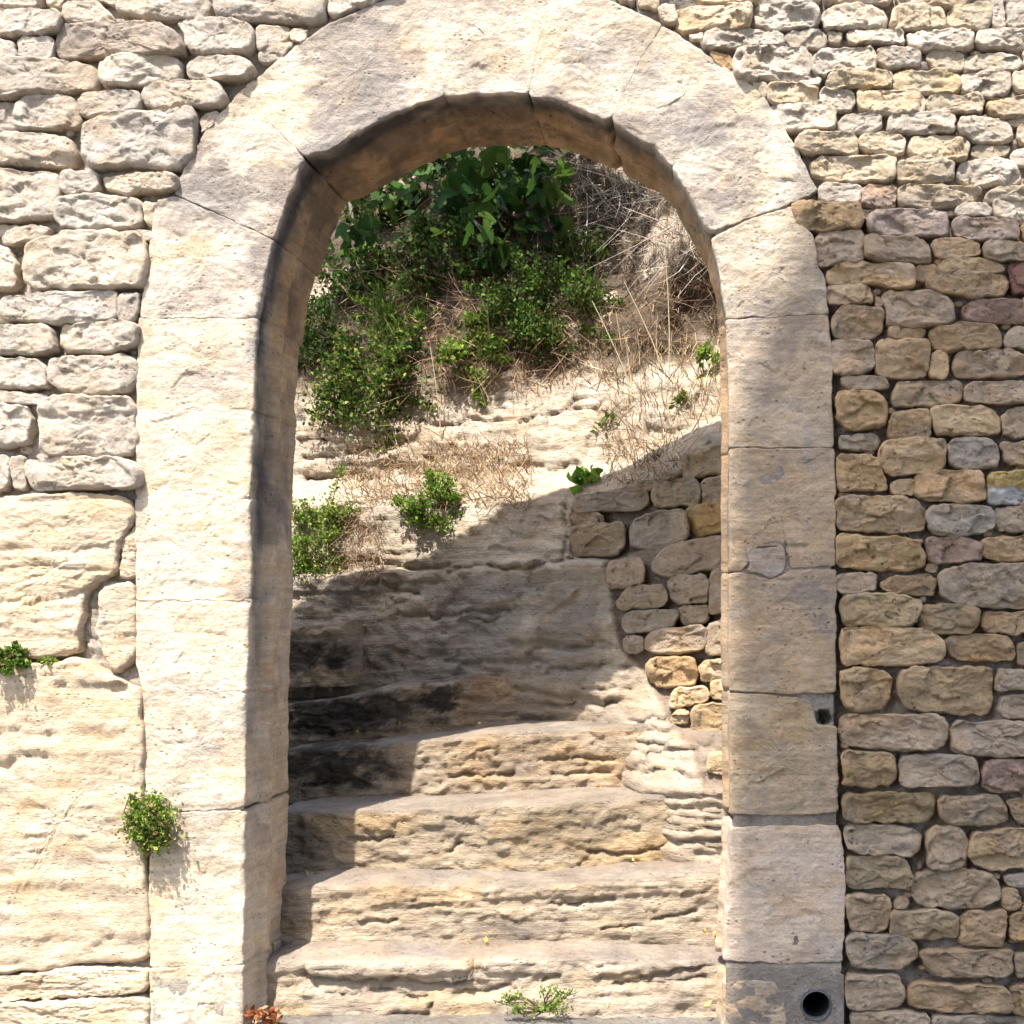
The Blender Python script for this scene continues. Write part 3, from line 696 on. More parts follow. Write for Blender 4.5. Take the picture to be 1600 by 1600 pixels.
# ------------------------------------------------------------------ arch
arch = thing('stone_arch', 'round dressed limestone arch with pale worn voussoirs and block jambs framing the stone steps', 'arch', (WX(760), 0, 0))
arch.location = (0, 0, 0)
def archcol(V, col):
    x = V[:, 0]/PX+800; z = 1600-V[:, 2]/PX
    # grey weathering stains on the upper left of the ring and lichen along the worn arris
    st = np.maximum(sstep(fbm(V, (4, 4, 5), 301, 7, .72)+.42*np.exp(-((x-520)/260)**2-((z-160)/200)**2)+.2*np.exp(-((x-860)/140)**2-((z-70)/70)**2)-.08, -.12, .42)*sstep(z, 900, 300), sstep(fbm(V, (5, 5, 5), 302, 5), .18, .5)*.45)
    st2 = sstep(fbm(V, (9, 9, 9), 305, 5), .1, .5)*.5
    ed = sstep(dline(x, z, INNER), 34, 2)*sstep(fbm(V, (8, 8, 4), 319, 4), -.1, .3)*sstep(980-z, 0, 200)*.55*(x < 760)
    g = np.clip(st*.72+st2*st+ed, 0, .86)[:, None]
    col = col*(1-g)+np.array((.225, .20, .185))*g
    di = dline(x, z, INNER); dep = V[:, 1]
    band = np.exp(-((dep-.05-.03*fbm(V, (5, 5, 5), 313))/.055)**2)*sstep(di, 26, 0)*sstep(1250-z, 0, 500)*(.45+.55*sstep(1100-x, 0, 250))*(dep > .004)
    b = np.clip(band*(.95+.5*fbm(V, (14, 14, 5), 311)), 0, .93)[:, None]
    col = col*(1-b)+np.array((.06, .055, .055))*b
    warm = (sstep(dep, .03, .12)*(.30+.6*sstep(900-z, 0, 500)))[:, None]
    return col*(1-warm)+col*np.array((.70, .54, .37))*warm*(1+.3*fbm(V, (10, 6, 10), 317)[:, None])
n = 0
for nm, lst in BLOCKS.items():
    for poly in lst:
        c = np.mean(poly, 0); right = c[0] > 1100
        base = (.52, .465, .385) if not right else (.45, .375, .285)
        if right and c[1] < 480: base = (.47, .41, .33)
        if near(poly, 1225, 1395): base = (.56, .475, .39)
        if right and 700 < c[1] < 880: base = (.39, .31, .22)
        if right and 900 < c[1] < 1070: base = (.37, .295, .21)
        if right and 1100 < c[1] < 1260: base = (.375, .305, .215)
        if nm == 'repair_stone': base = (.34, .295, .255)
        if nm == 'voussoir' and right: base = (.52, .475, .40)
        lowleft = c[0] < 400 and c[1] > 500
        if lowleft: base = (.55, .485, .385)
        small = nm == 'repair_stone'
        # joints are not all alike: every stone a touch proud or shy of its neighbour
        faint = (c[0] < 1000 and c[1] < 1090) or c[1] < 330; dpt = .345 if nm == 'jamb_stone' and c[1] > 480 else .37 if nm == 'jamb_stone' else .39
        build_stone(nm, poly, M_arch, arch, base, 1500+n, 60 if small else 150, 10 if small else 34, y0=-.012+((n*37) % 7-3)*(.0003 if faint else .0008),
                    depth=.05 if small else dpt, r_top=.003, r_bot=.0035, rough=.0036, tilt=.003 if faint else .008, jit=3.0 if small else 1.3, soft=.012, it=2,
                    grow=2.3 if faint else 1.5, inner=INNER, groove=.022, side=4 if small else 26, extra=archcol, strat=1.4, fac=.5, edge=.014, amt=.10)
        n += 1
pipe_c = (1275, 1569)
sheet('mortar', 210, 1330, -24, 1640, 4, lambda gx, gz, P: -.0055+fbm(P, (18, 18, 18), 55, 5)*.0025+np.where(np.hypot((gx-1287)*1.0, gz-1121) < 12, .06, 0)+np.where(gz > 1505, -.008, 0),
      lambda x, z: (sdf(x, z, RING) > 4) & (np.hypot(x-pipe_c[0], z-pipe_c[1]) > 27), M_mortar, arch,
      lambda x, z, V: np.where((x < 700)[:, None], np.array((.50, .44, .36)), np.array((.36, .31, .265)))*(1+.2*fbm(V, (12, 12, 12), 56)[:, None]))
# drain pipe
M_pipe = plain('pipe_plastic', (.09, .09, .093), .6); M_pdark = plain('pipe_inside', (.012, .012, .013), .8)
pipe = thing('drain_pipe', 'grey plastic drain pipe end set in the mortar at the foot of the right jamb', 'pipe', (WX(pipe_c[0]), 0, WZ(pipe_c[1])))
def lathe(prof, seg=48):
    a = np.linspace(0, 2*np.pi, seg, endpoint=False); V = []
    for r_, y_ in prof: V.append(np.stack([r_*np.cos(a), np.full(seg, y_), r_*np.sin(a)], 1))
    return np.vstack(V), gridF(len(prof), seg, True)
V, F = lathe([(.048, .12), (.048, -.013), (.0465, -.016), (.044, -.016), (.0430, -.013), (.0428, .01)]); mesh('pipe_rim', V, F, M_pipe, pipe)
V, F = lathe([(.0455, -.002), (.047, -.0105), (.052, -.0120), (.060, -.0125), (.066, -.010), (.068, .01)]); V[:, 1] += fbm(V, (40, 40, 40), 9)*.002; mesh('pipe_collar', V, F, M_mortar, pipe, np.tile((.36, .31, .265), (len(V), 1)))
V, F = lathe([(.0428, .01), (.0428, .34), (.001, .345)]); mesh('pipe_bore', V, F, M_pdark, pipe)

# ------------------------------------------------------------------ rock bank behind the arch
def plan(x):
    return np.interp(x, [-700, 180, 551, 1132, 1165, 1240, 1500], [2.0, 1.45, 1.28, .82, .74, .36, .36])
def plan2(x):
    return np.interp(x, [-700, 180, 551, 760, 850, 886, 950, 990, 1045, 1132, 1200, 1500], [2.0, 1.45, 1.30, 1.22, 1.08, .96, .76, .60, .49, .41, .34, .34])
PR = ([-900, -434, 415, 640, 700, 726, 855, 868, 1100, 1110, 1800], [1.75, 1.50, .52, .40, .20, .16, .13, .07, .005, 0, 0])
def yr(x, z, detail=True):
    x = np.asarray(x, float); z = np.asarray(z, float)
    P = np.stack([WX(x), np.zeros_like(x), WZ(z)], -1)
    sh = 92*sstep(x, 850, 1132)+fbm(P, (1.3, 1.3, 1.3), 201, 3)*28*sstep(1000-x, 0, 200)
    w = sstep(z, 1080, 1270)
    y = plan(x)*(1-w)+plan2(x)*w+np.interp(z+sh, *PR)
    t = np.interp(z, [380, 470], [1, 0]); up = t
    y = y+up*(fbm(P, (1.6, 1.6, 1.6), 203, 4)*.22)
    rub = np.clip(sdf(x, z, TERR_REG)/14, 0, 1)
    if detail:
        Q = np.stack([P[..., 0], y*.6, P[..., 2]], -1); Q[..., 2] += P[..., 0]*.03
        k = (1-.5*up)*(1-.85*rub)
        cal = 1-.65*sstep(z, 840, 900)*sstep(x, 300, 420)-.75*sstep(x, 430, 560)*sstep(840-z, 0, 60)
        cal = np.clip(cal, .3, 1)
        y = y-k*cal*(sstep(fbm(Q, (1.0, 1.0, 5.5), 211, 5), -.1, .1)*.026+sstep(fbm(Q, (2.2, 2.2, 19), 213, 4), .05, .25)*.009)
        rt = sstep(x, 880, 980)*sstep(z, 1020, 1120)
        y = y+k*(1-.6*rt)*(fbm(Q, (11, 11, 15), 215, 6)*.013+facets(Q, (7, 7, 11), 219)*.016+facets(Q, (20, 20, 30), 223)*.007)-rt*sstep(fbm(Q, (2.0, 2.0, 24), 225, 4), -.1, .08)*.022
        jx = fbm(Q, (18, 18, 18), 227)*7; jz = fbm(Q, (12, 12, 12), 228)*12
        for pts, wd, dp in RCR: y = y+dp*np.exp(-(dline(x+jx, z+jz, pts)/wd)**2)
        y = y+fbm(Q, (45, 45, 60), 221, 3)*.0045
        y = y+rub*.040
    return y
def _rc(pts, y): return [tuple(float(v) for v in deproj(px, py, y)) for px, py in pts]
RCR = [(_rc([(555,893),(640,886),(700,890),(760,884),(830,888),(890,872),(946,868)], 1.25), 6, .05), (_rc([(640,962),(690,966),(735,958),(800,956)], 1.3), 5, .03),
       (_rc([(570,912),(620,925),(650,930)], 1.35), 5, .03), (_rc([(800,1004),(870,1010),(960,1002)], 1.15), 6, .03), (_rc([(720,975),(780,968)], 1.25), 4, .02),
       (_rc([(800,1080),(900,1085),(960,1095)], 1.1), 6, .03), (_rc([(690,1035),(780,1030),(860,1040)], 1.2), 5, .02), (_rc([(455,745),(500,742),(545,735)], 1.7), 6, .05),
       (_rc([(455,712),(520,705),(600,700)], 1.75), 5, .03), (_rc([(660,665),(760,668),(880,662),(960,650)], 1.85), 4, .02), (_rc([(790,735),(870,742),(900,735)], 1.75), 5, .02),
       (_rc([(880,795),(884,835),(876,870)], 1.17), 4, .03)]
_cr = random.Random(8)
for _k, (_y0, _a, _b, _d) in enumerate([(1128,985,1075,.80),(1146,970,1100,.74),(1163,990,1128,.68),(1180,960,1090,.66),(1196,1000,1135,.62),(1212,960,1105,.60),(1262,1010,1130,.52),(1280,1040,1135,.50),(1298,1015,1128,.49),(1322,1020,1132,.47),
                            (1020,820,960,1.08),(1050,850,985,1.04),(1078,900,1000,1.0),(1104,850,960,1.02)]):
    _n = 5; RCR.append((_rc([(_a+(_b-_a)*t/_n, _y0+_cr.uniform(-4, 4)-10*t/_n) for t in range(_n+1)], _d), 4.5, _cr.uniform(.02, .035)))
def toreg(pts, y):
    return [tuple(float(v) for v in deproj(px, py, y)) for px, py in pts]
TERR_REG = [tuple(float(v) for v in deproj(px, py, float(yy))) for px, py, yy in
            [(888,795,1.2),(960,764,1.15),(1050,745,1.08),(1140,690,1.02),(1200,680,1.0),(1200,1215,.8),(1100,1215,.78),(1080,1160,.85),(1045,1125,.92),(1010,1060,.98),(968,1015,1.04),(955,940,1.1),(944,880,1.1),(888,868,1.17)]]
_tx = np.arange(-700, 1501, 10.0); _tz = np.arange(-900, 1701, 10.0); TAB = yr(*np.meshgrid(_tx, _tz, indexing='ij'), False)
def ytab(x, z):
    u = np.clip((np.asarray(x)+700)/10, 0, len(_tx)-1.001); v = np.clip((np.asarray(z)+900)/10, 0, len(_tz)-1.001)
    i, j = u.astype(int), v.astype(int); a, b = u-i, v-j
    return (TAB[i, j]*(1-a)+TAB[i+1, j]*a)*(1-b)+(TAB[i, j+1]*(1-a)+TAB[i+1, j+1]*a)*b
def surf(px, py, off=0.0):
    px = np.asarray(px, float); y = np.full(px.shape, 1.2)
    for _ in range(60):
        xw, zw = deproj(px, py, y); y = y*.6+ytab(xw, zw)*.4
    y = y-off; xw, zw = deproj(px, py, y)
    return np.stack([WX(xw), y, WZ(zw)], -1)
gx, gz = np.meshgrid(np.r_[np.arange(-700, 80, 20.0), np.arange(80, 1180, 5.0), np.arange(1180, 1501, 20.0)], np.r_[np.arange(-800, -300, 10.0), np.arange(-300, 1420, 5.0), np.arange(1420, 1700, 25.0)], indexing='ij')
Y = yr(gx, gz); V = np.stack([WX(gx), Y, WZ(gz)], -1).reshape(-1, 3)
fx, fz = gx.ravel(), gz.ravel()
pale = np.array((.475, .425, .35)); grey = np.array((.30, .275, .25)); shaded_soil = np.array((.065, .05, .036))
sx = VX+(fx-VX)*DIST/(DIST+V[:, 1]); sz = VY+(fz-VY)*DIST/(DIST+V[:, 1])
col = pale*(1+.15*fbm(V, (5, 5, 12), 231)[:, None])
w = (sstep(fz, 840, 900)*sstep(1140-fx, 0, 60)*sstep(1260-fz, 0, 60)*.25)[:, None]; col = col*(1-w)+grey*w
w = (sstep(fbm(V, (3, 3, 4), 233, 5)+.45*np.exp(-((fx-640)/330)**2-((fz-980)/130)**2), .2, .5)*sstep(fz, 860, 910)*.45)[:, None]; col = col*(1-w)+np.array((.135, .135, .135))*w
w = (sstep(480-fz, 0, 120)*sstep(fbm(V, (3, 3, 3), 235, 4)+.55*sstep(980-fx, -100, 300), -.15, .2)*.92)[:, None]; col = col*(1-w)+shaded_soil*w  # bank soil, its brown darkened to carry the deep shade behind the plants
w = (sstep(fz, 1060, 1150)*.9)[:, None]; col = col*(1-w)+np.array((.40, .345, .275))*(1+.2*fbm(V, (4, 4, 20), 237)[:, None])*w
w = np.clip(sdf(fx, fz, TERR_REG)/10, 0, 1)[:, None]; col = col*(1-w)+np.array((.26, .22, .18))*w
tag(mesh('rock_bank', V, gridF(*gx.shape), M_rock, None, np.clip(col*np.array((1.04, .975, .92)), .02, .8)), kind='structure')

# the rubble infill wall standing on that rock, on the right behind the arch
ter = thing('retaining_wall', 'small dry rubble retaining wall of tan stones between rock and right jamb behind the arch', 'wall', (0, 0, 0))
tt = [((1105,812),(.42,.29,.13)),((1048,1050),(.45,.33,.20)),((1078,865),(.31,.26,.19))]
for i, poly in enumerate(TERR):
    c = np.mean(poly, 0); cc = (c[0], c[1]); yb = 1.2
    for _ in range(30):
        xw, zw = deproj(c[0], c[1], yb); yb = yb*.5+.5*float(yr(np.array([xw]), np.array([zw]), False)[0])
    wp = [tuple(float(v) for v in deproj(px, py, yb)) for px, py in poly]
    base = sr.choice([(.37,.31,.235),(.39,.32,.24),(.34,.30,.245),(.36,.30,.21)]) if c[1] < 1030 else sr.choice([(.47,.375,.245),(.49,.40,.27),(.45,.35,.22)])
    for (a_, b_), k_ in tt:
        if near(poly, a_, b_): base = k_
    cx0 = float(WX(deproj(c[0], c[1], yb)[0])); cz0 = float(WZ(deproj(c[0], c[1], yb)[1]))
    def yf(V, yb=yb, cx0=cx0, cz0=cz0):
        x = V[:, 0]/PX+800; z = 1600-V[:, 2]/PX; cz_ = 1600-cz0/PX; cx_ = cx0/PX+800
        V[:, 1] += yr(x, np.full_like(x, cz_), False)*.9+yb*.1-.030; return V
    build_stone('stone', wp, M_stone, ter, base, 1900+i, 62, 15, y0=0, depth=.10, r_top=.008, r_bot=.014, rough=.0085, tilt=.12, jit=2, soft=.14, it=1, grow=3.0, sq=.68, yfun=yf)

# ------------------------------------------------------------------ the steps, cut from the rock
stairs = thing('stone_steps', 'flight of worn rock cut steps rising through the archway', 'steps', (0, 0, 0))
def step(i, yl, top, zbot_s, y_next, base, stain, xr, prot=0.0, rough=1.0, strata=1.0, feats=(), cr=()):
    # yl: [(screen x, depth)], top: [(screen x, screen row)] along the nosing
    xs = np.linspace(xr[0], xr[1], int((xr[1]-xr[0])/4.2))
    yw = np.interp(xs, [deproj(a, 0, b)[0] for a, b in yl], [b for a, b in yl])
    sx_ = VX+(xs-VX)*DIST/(DIST+yw)
    rows = np.interp(sx_, [a for a, b in top], [b for a, b in top]); zt = VY+(rows-VY)*(DIST+yw)/DIST
    zt = zt+fbm(np.stack([xs*PX, yw*0, xs*0], 1), (5, 1, 1), 800+i, 4)*3
    zb = VY+(zbot_s-VY)*(DIST+float(np.mean(yw)))/DIST+14
    M1, M2, M3 = 36, 7, 26; rn = .020; V = []
    for k in range(M1):
        u = k/(M1-1); z = zb+(zt+rn/PX-zb)*u; V.append(np.stack([WX(xs), yw+.018*(u-1)*0, WZ(z)], 1))
    for k in range(1, M2):
        a = k/(M2-1)*math.pi/2; V.append(np.stack([WX(xs), yw+rn*(1-math.cos(a)), WZ(zt+rn/PX)+rn*math.sin(a)], 1))
    for k in range(1, M3):
        u = k/(M3-1); V.append(np.stack([WX(xs), yw+rn+(y_next+.06-yw-rn)*u if np.isscalar(y_next) else yw+rn+y_next*u, WZ(zt)+.004*u], 1))
    V = np.array(V); nk = len(V); face = np.clip((M1+2-np.arange(nk))/4, 0, 1)[:, None]
    Q = V.reshape(-1, 3).copy()
    Q[:, 2] += Q[:, 0]*.04*((i % 3)-1); d = (sstep(fbm(Q, (1.4, 1.4, 11), 820+i, 4), -.1, .12)*.024*strata+sstep(fbm(Q, (3, 3, 34), 830+i, 3), -.05, .2)*.009*strata
         +facets(Q, (11, 11, 17), 840+i)*.009*rough+facets(Q, (28, 28, 34), 841+i)*.005*rough+fbm(Q, (26, 26, 34), 850+i, 5)*.009*rough).reshape(nk, -1)
    V[..., 1] -= d*face-.012
    V[..., 2] += (fbm(Q, (6, 6, 6), 870+i, 5)*.006+fbm(Q, (50, 50, 50), 872+i, 3)*.0018).reshape(nk, -1)*(1-face*.7)
    X = V[..., 0]/PX+800; Z = 1600-V[..., 2]/PX
    jj = (fbm(Q, (25, 25, 25), 880+i)*5).reshape(nk, -1)
    for poly, dy in feats:
        s_ = sdf((X+jj).ravel(), (Z+jj).ravel(), toreg(poly, yl[0][1])).reshape(X.shape); V[..., 1] -= dy*sstep(s_, -2, 5)*face
    for pts in cr:
        V[..., 1] += .022*np.exp(-(dline((X+jj).ravel(), (Z+jj).ravel(), toreg(pts, yl[0][1])).reshape(X.shape)/3.2)**2)*face
    Vf = V.reshape(-1, 3)
    col = np.array(base)*1.05*(1+.17*fbm(Vf, (7, 7, 16), 890+i, 5)[:, None])
    o = (sstep(fbm(Vf, (4, 4, 9), 895+i, 4), .1, .5)*.5)[:, None]; col = col*(1-o)+col*np.array((1.08, .92, .66))*o
    sxx = (VX+(X-VX)*DIST/(DIST+V[..., 1])).ravel(); szz = (VY+(Z-VY)*DIST/(DIST+V[..., 1])).ravel()
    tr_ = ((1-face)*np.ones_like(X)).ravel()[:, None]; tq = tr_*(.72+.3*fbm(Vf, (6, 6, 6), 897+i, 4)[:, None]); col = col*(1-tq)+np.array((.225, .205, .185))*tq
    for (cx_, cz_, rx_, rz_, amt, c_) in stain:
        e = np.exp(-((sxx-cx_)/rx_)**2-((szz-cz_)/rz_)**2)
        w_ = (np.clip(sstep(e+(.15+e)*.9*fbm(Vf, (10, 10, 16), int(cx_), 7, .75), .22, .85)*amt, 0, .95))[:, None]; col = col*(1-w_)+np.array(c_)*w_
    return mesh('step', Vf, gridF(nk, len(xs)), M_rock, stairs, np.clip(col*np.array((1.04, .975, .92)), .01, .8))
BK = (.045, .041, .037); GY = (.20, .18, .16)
step(0, [(200, .12), (1180, .12)], [(390,1502),(470,1494),(700,1492),(840,1496),(1135,1506)], 1640, .27, (.42,.365,.295), [(1080,1530,60,60,.5,GY)], (340, 1165), rough=.8, strata=.5,
     feats=[([(470,1498),(520,1494),(736,1496),(738,1534),(700,1538),(620,1534),(520,1534),(478,1524)], .020), ([(430,1545),(620,1546),(760,1556),(1000,1540),(1135,1528),(1135,1650),(410,1650)], .016), ([(750,1500),(880,1502),(870,1522),(760,1524)], .012), ([(905,1502),(1050,1503),(1000,1518),(930,1530)], .012)],
     cr=[[(480,1528),(540,1536),(620,1532),(700,1540),(738,1532),(740,1502)], [(468,1520),(500,1552),(545,1555),(600,1545),(650,1560),(760,1550),(800,1545)], [(545,1595),(600,1588),(660,1582),(680,1572)], [(905,1503),(930,1512),(1000,1508),(1055,1505)], [(1000,1530),(1080,1517),(1125,1512)], [(960,1540),(1040,1534),(1100,1528)], [(870,1525),(850,1535)]])
step(1, [(200, .27), (1180, .29)], [(400,1388),(475,1382),(640,1376),(800,1382),(960,1370),(1135,1362)], 1478, .47, (.40,.345,.27), [(440,1430,60,60,.5,GY),(850,1450,120,20,.6,GY),(640,1425,90,20,.4,GY)], (330, 1180), rough=.8, strata=.3, cr=[[(560,1445),(620,1442)], [(860,1415),(960,1412)], [(640,1420),(700,1415)], [(1020,1440),(1090,1430)], [(940,1455),(1000,1450)]])
step(2, [(200, .46), (800, .47), (1000, .49), (1180, .50)], [(430,1274),(535,1268),(700,1264),(850,1256),(960,1252),(1130,1236)], 1352, .77, (.35,.30,.225), [(480,1310,50,45,.75,GY),(900,1290,110,45,.6,(.19,.17,.135)),(700,1280,70,30,.5,(.22,.2,.17))], (330, 1180), rough=1.0, strata=.12, cr=[[(540,1312),(575,1315),(610,1310)], [(920,1335),(975,1340),(1020,1332),(1110,1322)], [(1050,1278),(1120,1270)], [(700,1330),(712,1318)]])
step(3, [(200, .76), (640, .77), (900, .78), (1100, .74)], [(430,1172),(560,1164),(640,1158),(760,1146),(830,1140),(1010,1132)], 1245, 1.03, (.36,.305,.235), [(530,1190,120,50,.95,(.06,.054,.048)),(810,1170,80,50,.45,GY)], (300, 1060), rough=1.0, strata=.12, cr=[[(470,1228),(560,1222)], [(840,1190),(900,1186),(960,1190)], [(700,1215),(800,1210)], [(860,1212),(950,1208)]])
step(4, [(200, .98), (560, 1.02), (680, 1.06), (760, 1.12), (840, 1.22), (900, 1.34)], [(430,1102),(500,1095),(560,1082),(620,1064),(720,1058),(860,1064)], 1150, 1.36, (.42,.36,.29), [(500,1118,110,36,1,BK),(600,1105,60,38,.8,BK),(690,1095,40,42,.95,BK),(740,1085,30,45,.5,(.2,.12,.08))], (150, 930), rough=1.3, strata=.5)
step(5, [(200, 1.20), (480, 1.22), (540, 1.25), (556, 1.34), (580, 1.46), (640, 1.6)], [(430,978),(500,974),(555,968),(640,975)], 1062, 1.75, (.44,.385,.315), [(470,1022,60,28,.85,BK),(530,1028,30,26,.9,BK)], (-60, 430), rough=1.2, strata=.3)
stairs.location = (0, 0, 0)

# ------------------------------------------------------------------ street and the house across it
def gy_(gx, gz, P): return None
xs = np.r_[np.linspace(-300, -8, 14), np.linspace(-6, 6, 240), np.linspace(8, 300, 14)]; ys = np.r_[np.linspace(-300, -8, 14), np.linspace(-6, .14, 150)]
GX, GY_ = np.meshgrid(xs, ys, indexing='ij'); G = np.stack([GX, GY_, np.zeros_like(GX)], -1)
G[..., 2] = -.012+np.where(abs(GX) < 7, fbm(G, (3, 3, 3), 601, 5)*.010+fbm(G, (40, 40, 40), 603, 3)*.004, 0)
Gf = G.reshape(-1, 3)
tag(mesh('street', Gf, gridF(*GX.shape)[:, ::1], M_ground, None, np.array((.30, .27, .235))*(1+.2*fbm(Gf, (6, 6, 6), 605)[:, None])), kind='structure')
Gb = np.array([(-300, .41, -.02), (300, .41, -.02), (300, 300, -.02), (-300, 300, -.02)])
tag(mesh('ground', Gb, [[0, 1, 2, 3]], M_ground, None, np.tile((.25, .22, .18), (4, 1))), kind='structure')
house = thing('town_house', 'tall plastered town house across the street whose shadow falls on the right of the wall', 'house', (0, -5, 0))
def prism(name, pts, y0, y1, mat, parent, col):
    n_ = len(pts); V = [(x, y0, z) for x, z in pts]+[(x, y1, z) for x, z in pts]
    F = [list(range(n_)), list(range(2*n_-1, n_-1, -1))]+[[i, i+n_, (i+1) % n_+n_, (i+1) % n_] for i in range(n_)]
    return mesh(name, V, F, mat, parent, np.tile(col, (len(V), 1)), smooth=False)
HX = WX(1146)-.36*5; HZ = WZ(346)+1.88*5; HD = WZ(690)+1.88*5
prism('wall', [(HX, 0), (HX, HD), (HX+.21, HZ), (HX+4.6, HZ), (HX+4.6, 0)], 0, -5.5, M_render, house, (.50, .44, .35))
M_shut = plain('shutter_paint', (.12, .17, .18), .6); M_glass = plain('window_glass', (.03, .035, .04), .1)
for r_ in range(4):
    for c_ in range(2):
        x = HX+.9+c_*1.9; z = 1.0+r_*2.7
        w_ = prism('window', [(x, z), (x, z+1.3), (x+.9, z+1.3), (x+.9, z)], .015, .002, M_glass, house, (1, 1, 1))
        for s in (-1, 1):
            xa = x-.47 if s < 0 else x+.92
            prism('shutter', [(xa, z), (xa, z+1.3), (xa+.45, z+1.3), (xa+.45, z)], .045, .003, M_shut, house, (1, 1, 1))
# ------------------------------------------------------------------ vegetation
RG = np.random.default_rng(12)
LEAF_O = np.array([(0, 0), (.28, .22), (.32, .55), (0, 1), (-.32, .55), (-.28, .22)])          # plain leaf
def figleaf():
    pts = []
    for a, r_ in [(-150, .30), (-110, .34), (-75, .62), (-58, .70), (-46, .40), (-34, .45), (-14, .95), (0, 1.08), (14, .95), (34, .45), (46, .40), (58, .70), (75, .62), (110, .34), (150, .30)]:
        pts.append((math.sin(R(a))*r_*.72, .32+math.cos(R(a))*r_*.72))
    return np.array(pts)
def leaves(pos, size, shape, up, spread, pal, seed, fold=.25, bright=None):
    # every leaf is a small folded blade with its own turn and tint
    g = np.random.default_rng(seed); n_ = len(pos); m_ = len(shape)
    d = g.normal(size=(n_, 3))*spread+np.array(up); d /= np.linalg.norm(d, axis=1)[:, None]
    s = np.cross(d, g.normal(size=(n_, 3))); s /= np.linalg.norm(s, axis=1)[:, None]+1e-9; nn = np.cross(d, s)
    sc = size*g.uniform(.6, 1.3, n_)
    X = shape[:, 0][None, :, None]*s[:, None, :]; Yv = shape[:, 1][None, :, None]*d[:, None, :]
    Zv = (np.abs(shape[:, 0])*fold-shape[:, 1]**2*.18)[None, :, None]*nn[:, None, :]
    V = pos[:, None, :]+(X+Yv+Zv)*sc[:, None, None]
    ctr = pos+d*sc[:, None]*shape[:, 1].mean()
    V = np.concatenate([V, ctr[:, None, :]], 1).reshape(-1, 3)
    b = (np.arange(n_)*(m_+1))[:, None, None]; k = np.arange(m_)
    F = (np.stack([k, (k+1) % m_, np.full(m_, m_)], 1)[None]+b).reshape(-1, 3)
    pal = np.array(pal); c = pal[g.integers(0, len(pal), n_)]*g.uniform(.75, 1.3, (n_, 1))
    return V, F, np.repeat(c, m_+1, 0)
def tube(pts, r0, r1, seg=5):
    pts = np.array(pts, float); V = []
    for i, p in enumerate(pts):
        t = pts[min(i+1, len(pts)-1)]-pts[max(i-1, 0)]; t /= np.linalg.norm(t)+1e-9
        a = np.cross(t, (0.31, 0.9, 0.2)); a /= np.linalg.norm(a)+1e-9; b = np.cross(t, a); r_ = r0+(r1-r0)*i/(len(pts)-1)
        for k in range(seg):
            th = k*2*math.pi/seg; V.append(p+(a*math.cos(th)+b*math.sin(th))*r_)
    return np.array(V), gridF(len(pts), seg, True)
def merge(lst):
    V, F, Cc, o = [], [], [], 0
    for v, f, c in lst:
        V.append(v); F.append(np.asarray(f)+o); Cc.append(c); o += len(v)
    return np.vstack(V), np.vstack(F), np.vstack(Cc)
def stems(base, tips, r_, seed, col=(.16, .12, .07), sag=.3):
    g = np.random.default_rng(seed); L = []
    for t in tips:
        mid = (base+t)/2+g.normal(size=3)*np.linalg.norm(t-base)*.13; q = base*.25+mid*.5+t*.25
        v, f = tube([base, (base+mid)/2, mid, (mid+t)/2, t], r_, r_*.45); L.append((v, f, np.tile(np.array(col)*g.uniform(.7, 1.3), (len(v), 1))))
    return merge(L)
GREEN = [(.068, .130, .018), (.098, .170, .024), (.15, .23, .038), (.050, .098, .016), (.068, .125, .018), (.16, .11, .05)]
DARKG = [(.030, .066, .012), (.045, .095, .017), (.075, .125, .022), (.045, .088, .015), (.11, .085, .04)]
YELG = [(.15, .22, .035), (.20, .26, .045), (.10, .18, .03), (.26, .27, .06)]
MIXG = GREEN+DARKG+[(.17, .20, .04), (.24, .22, .06)]
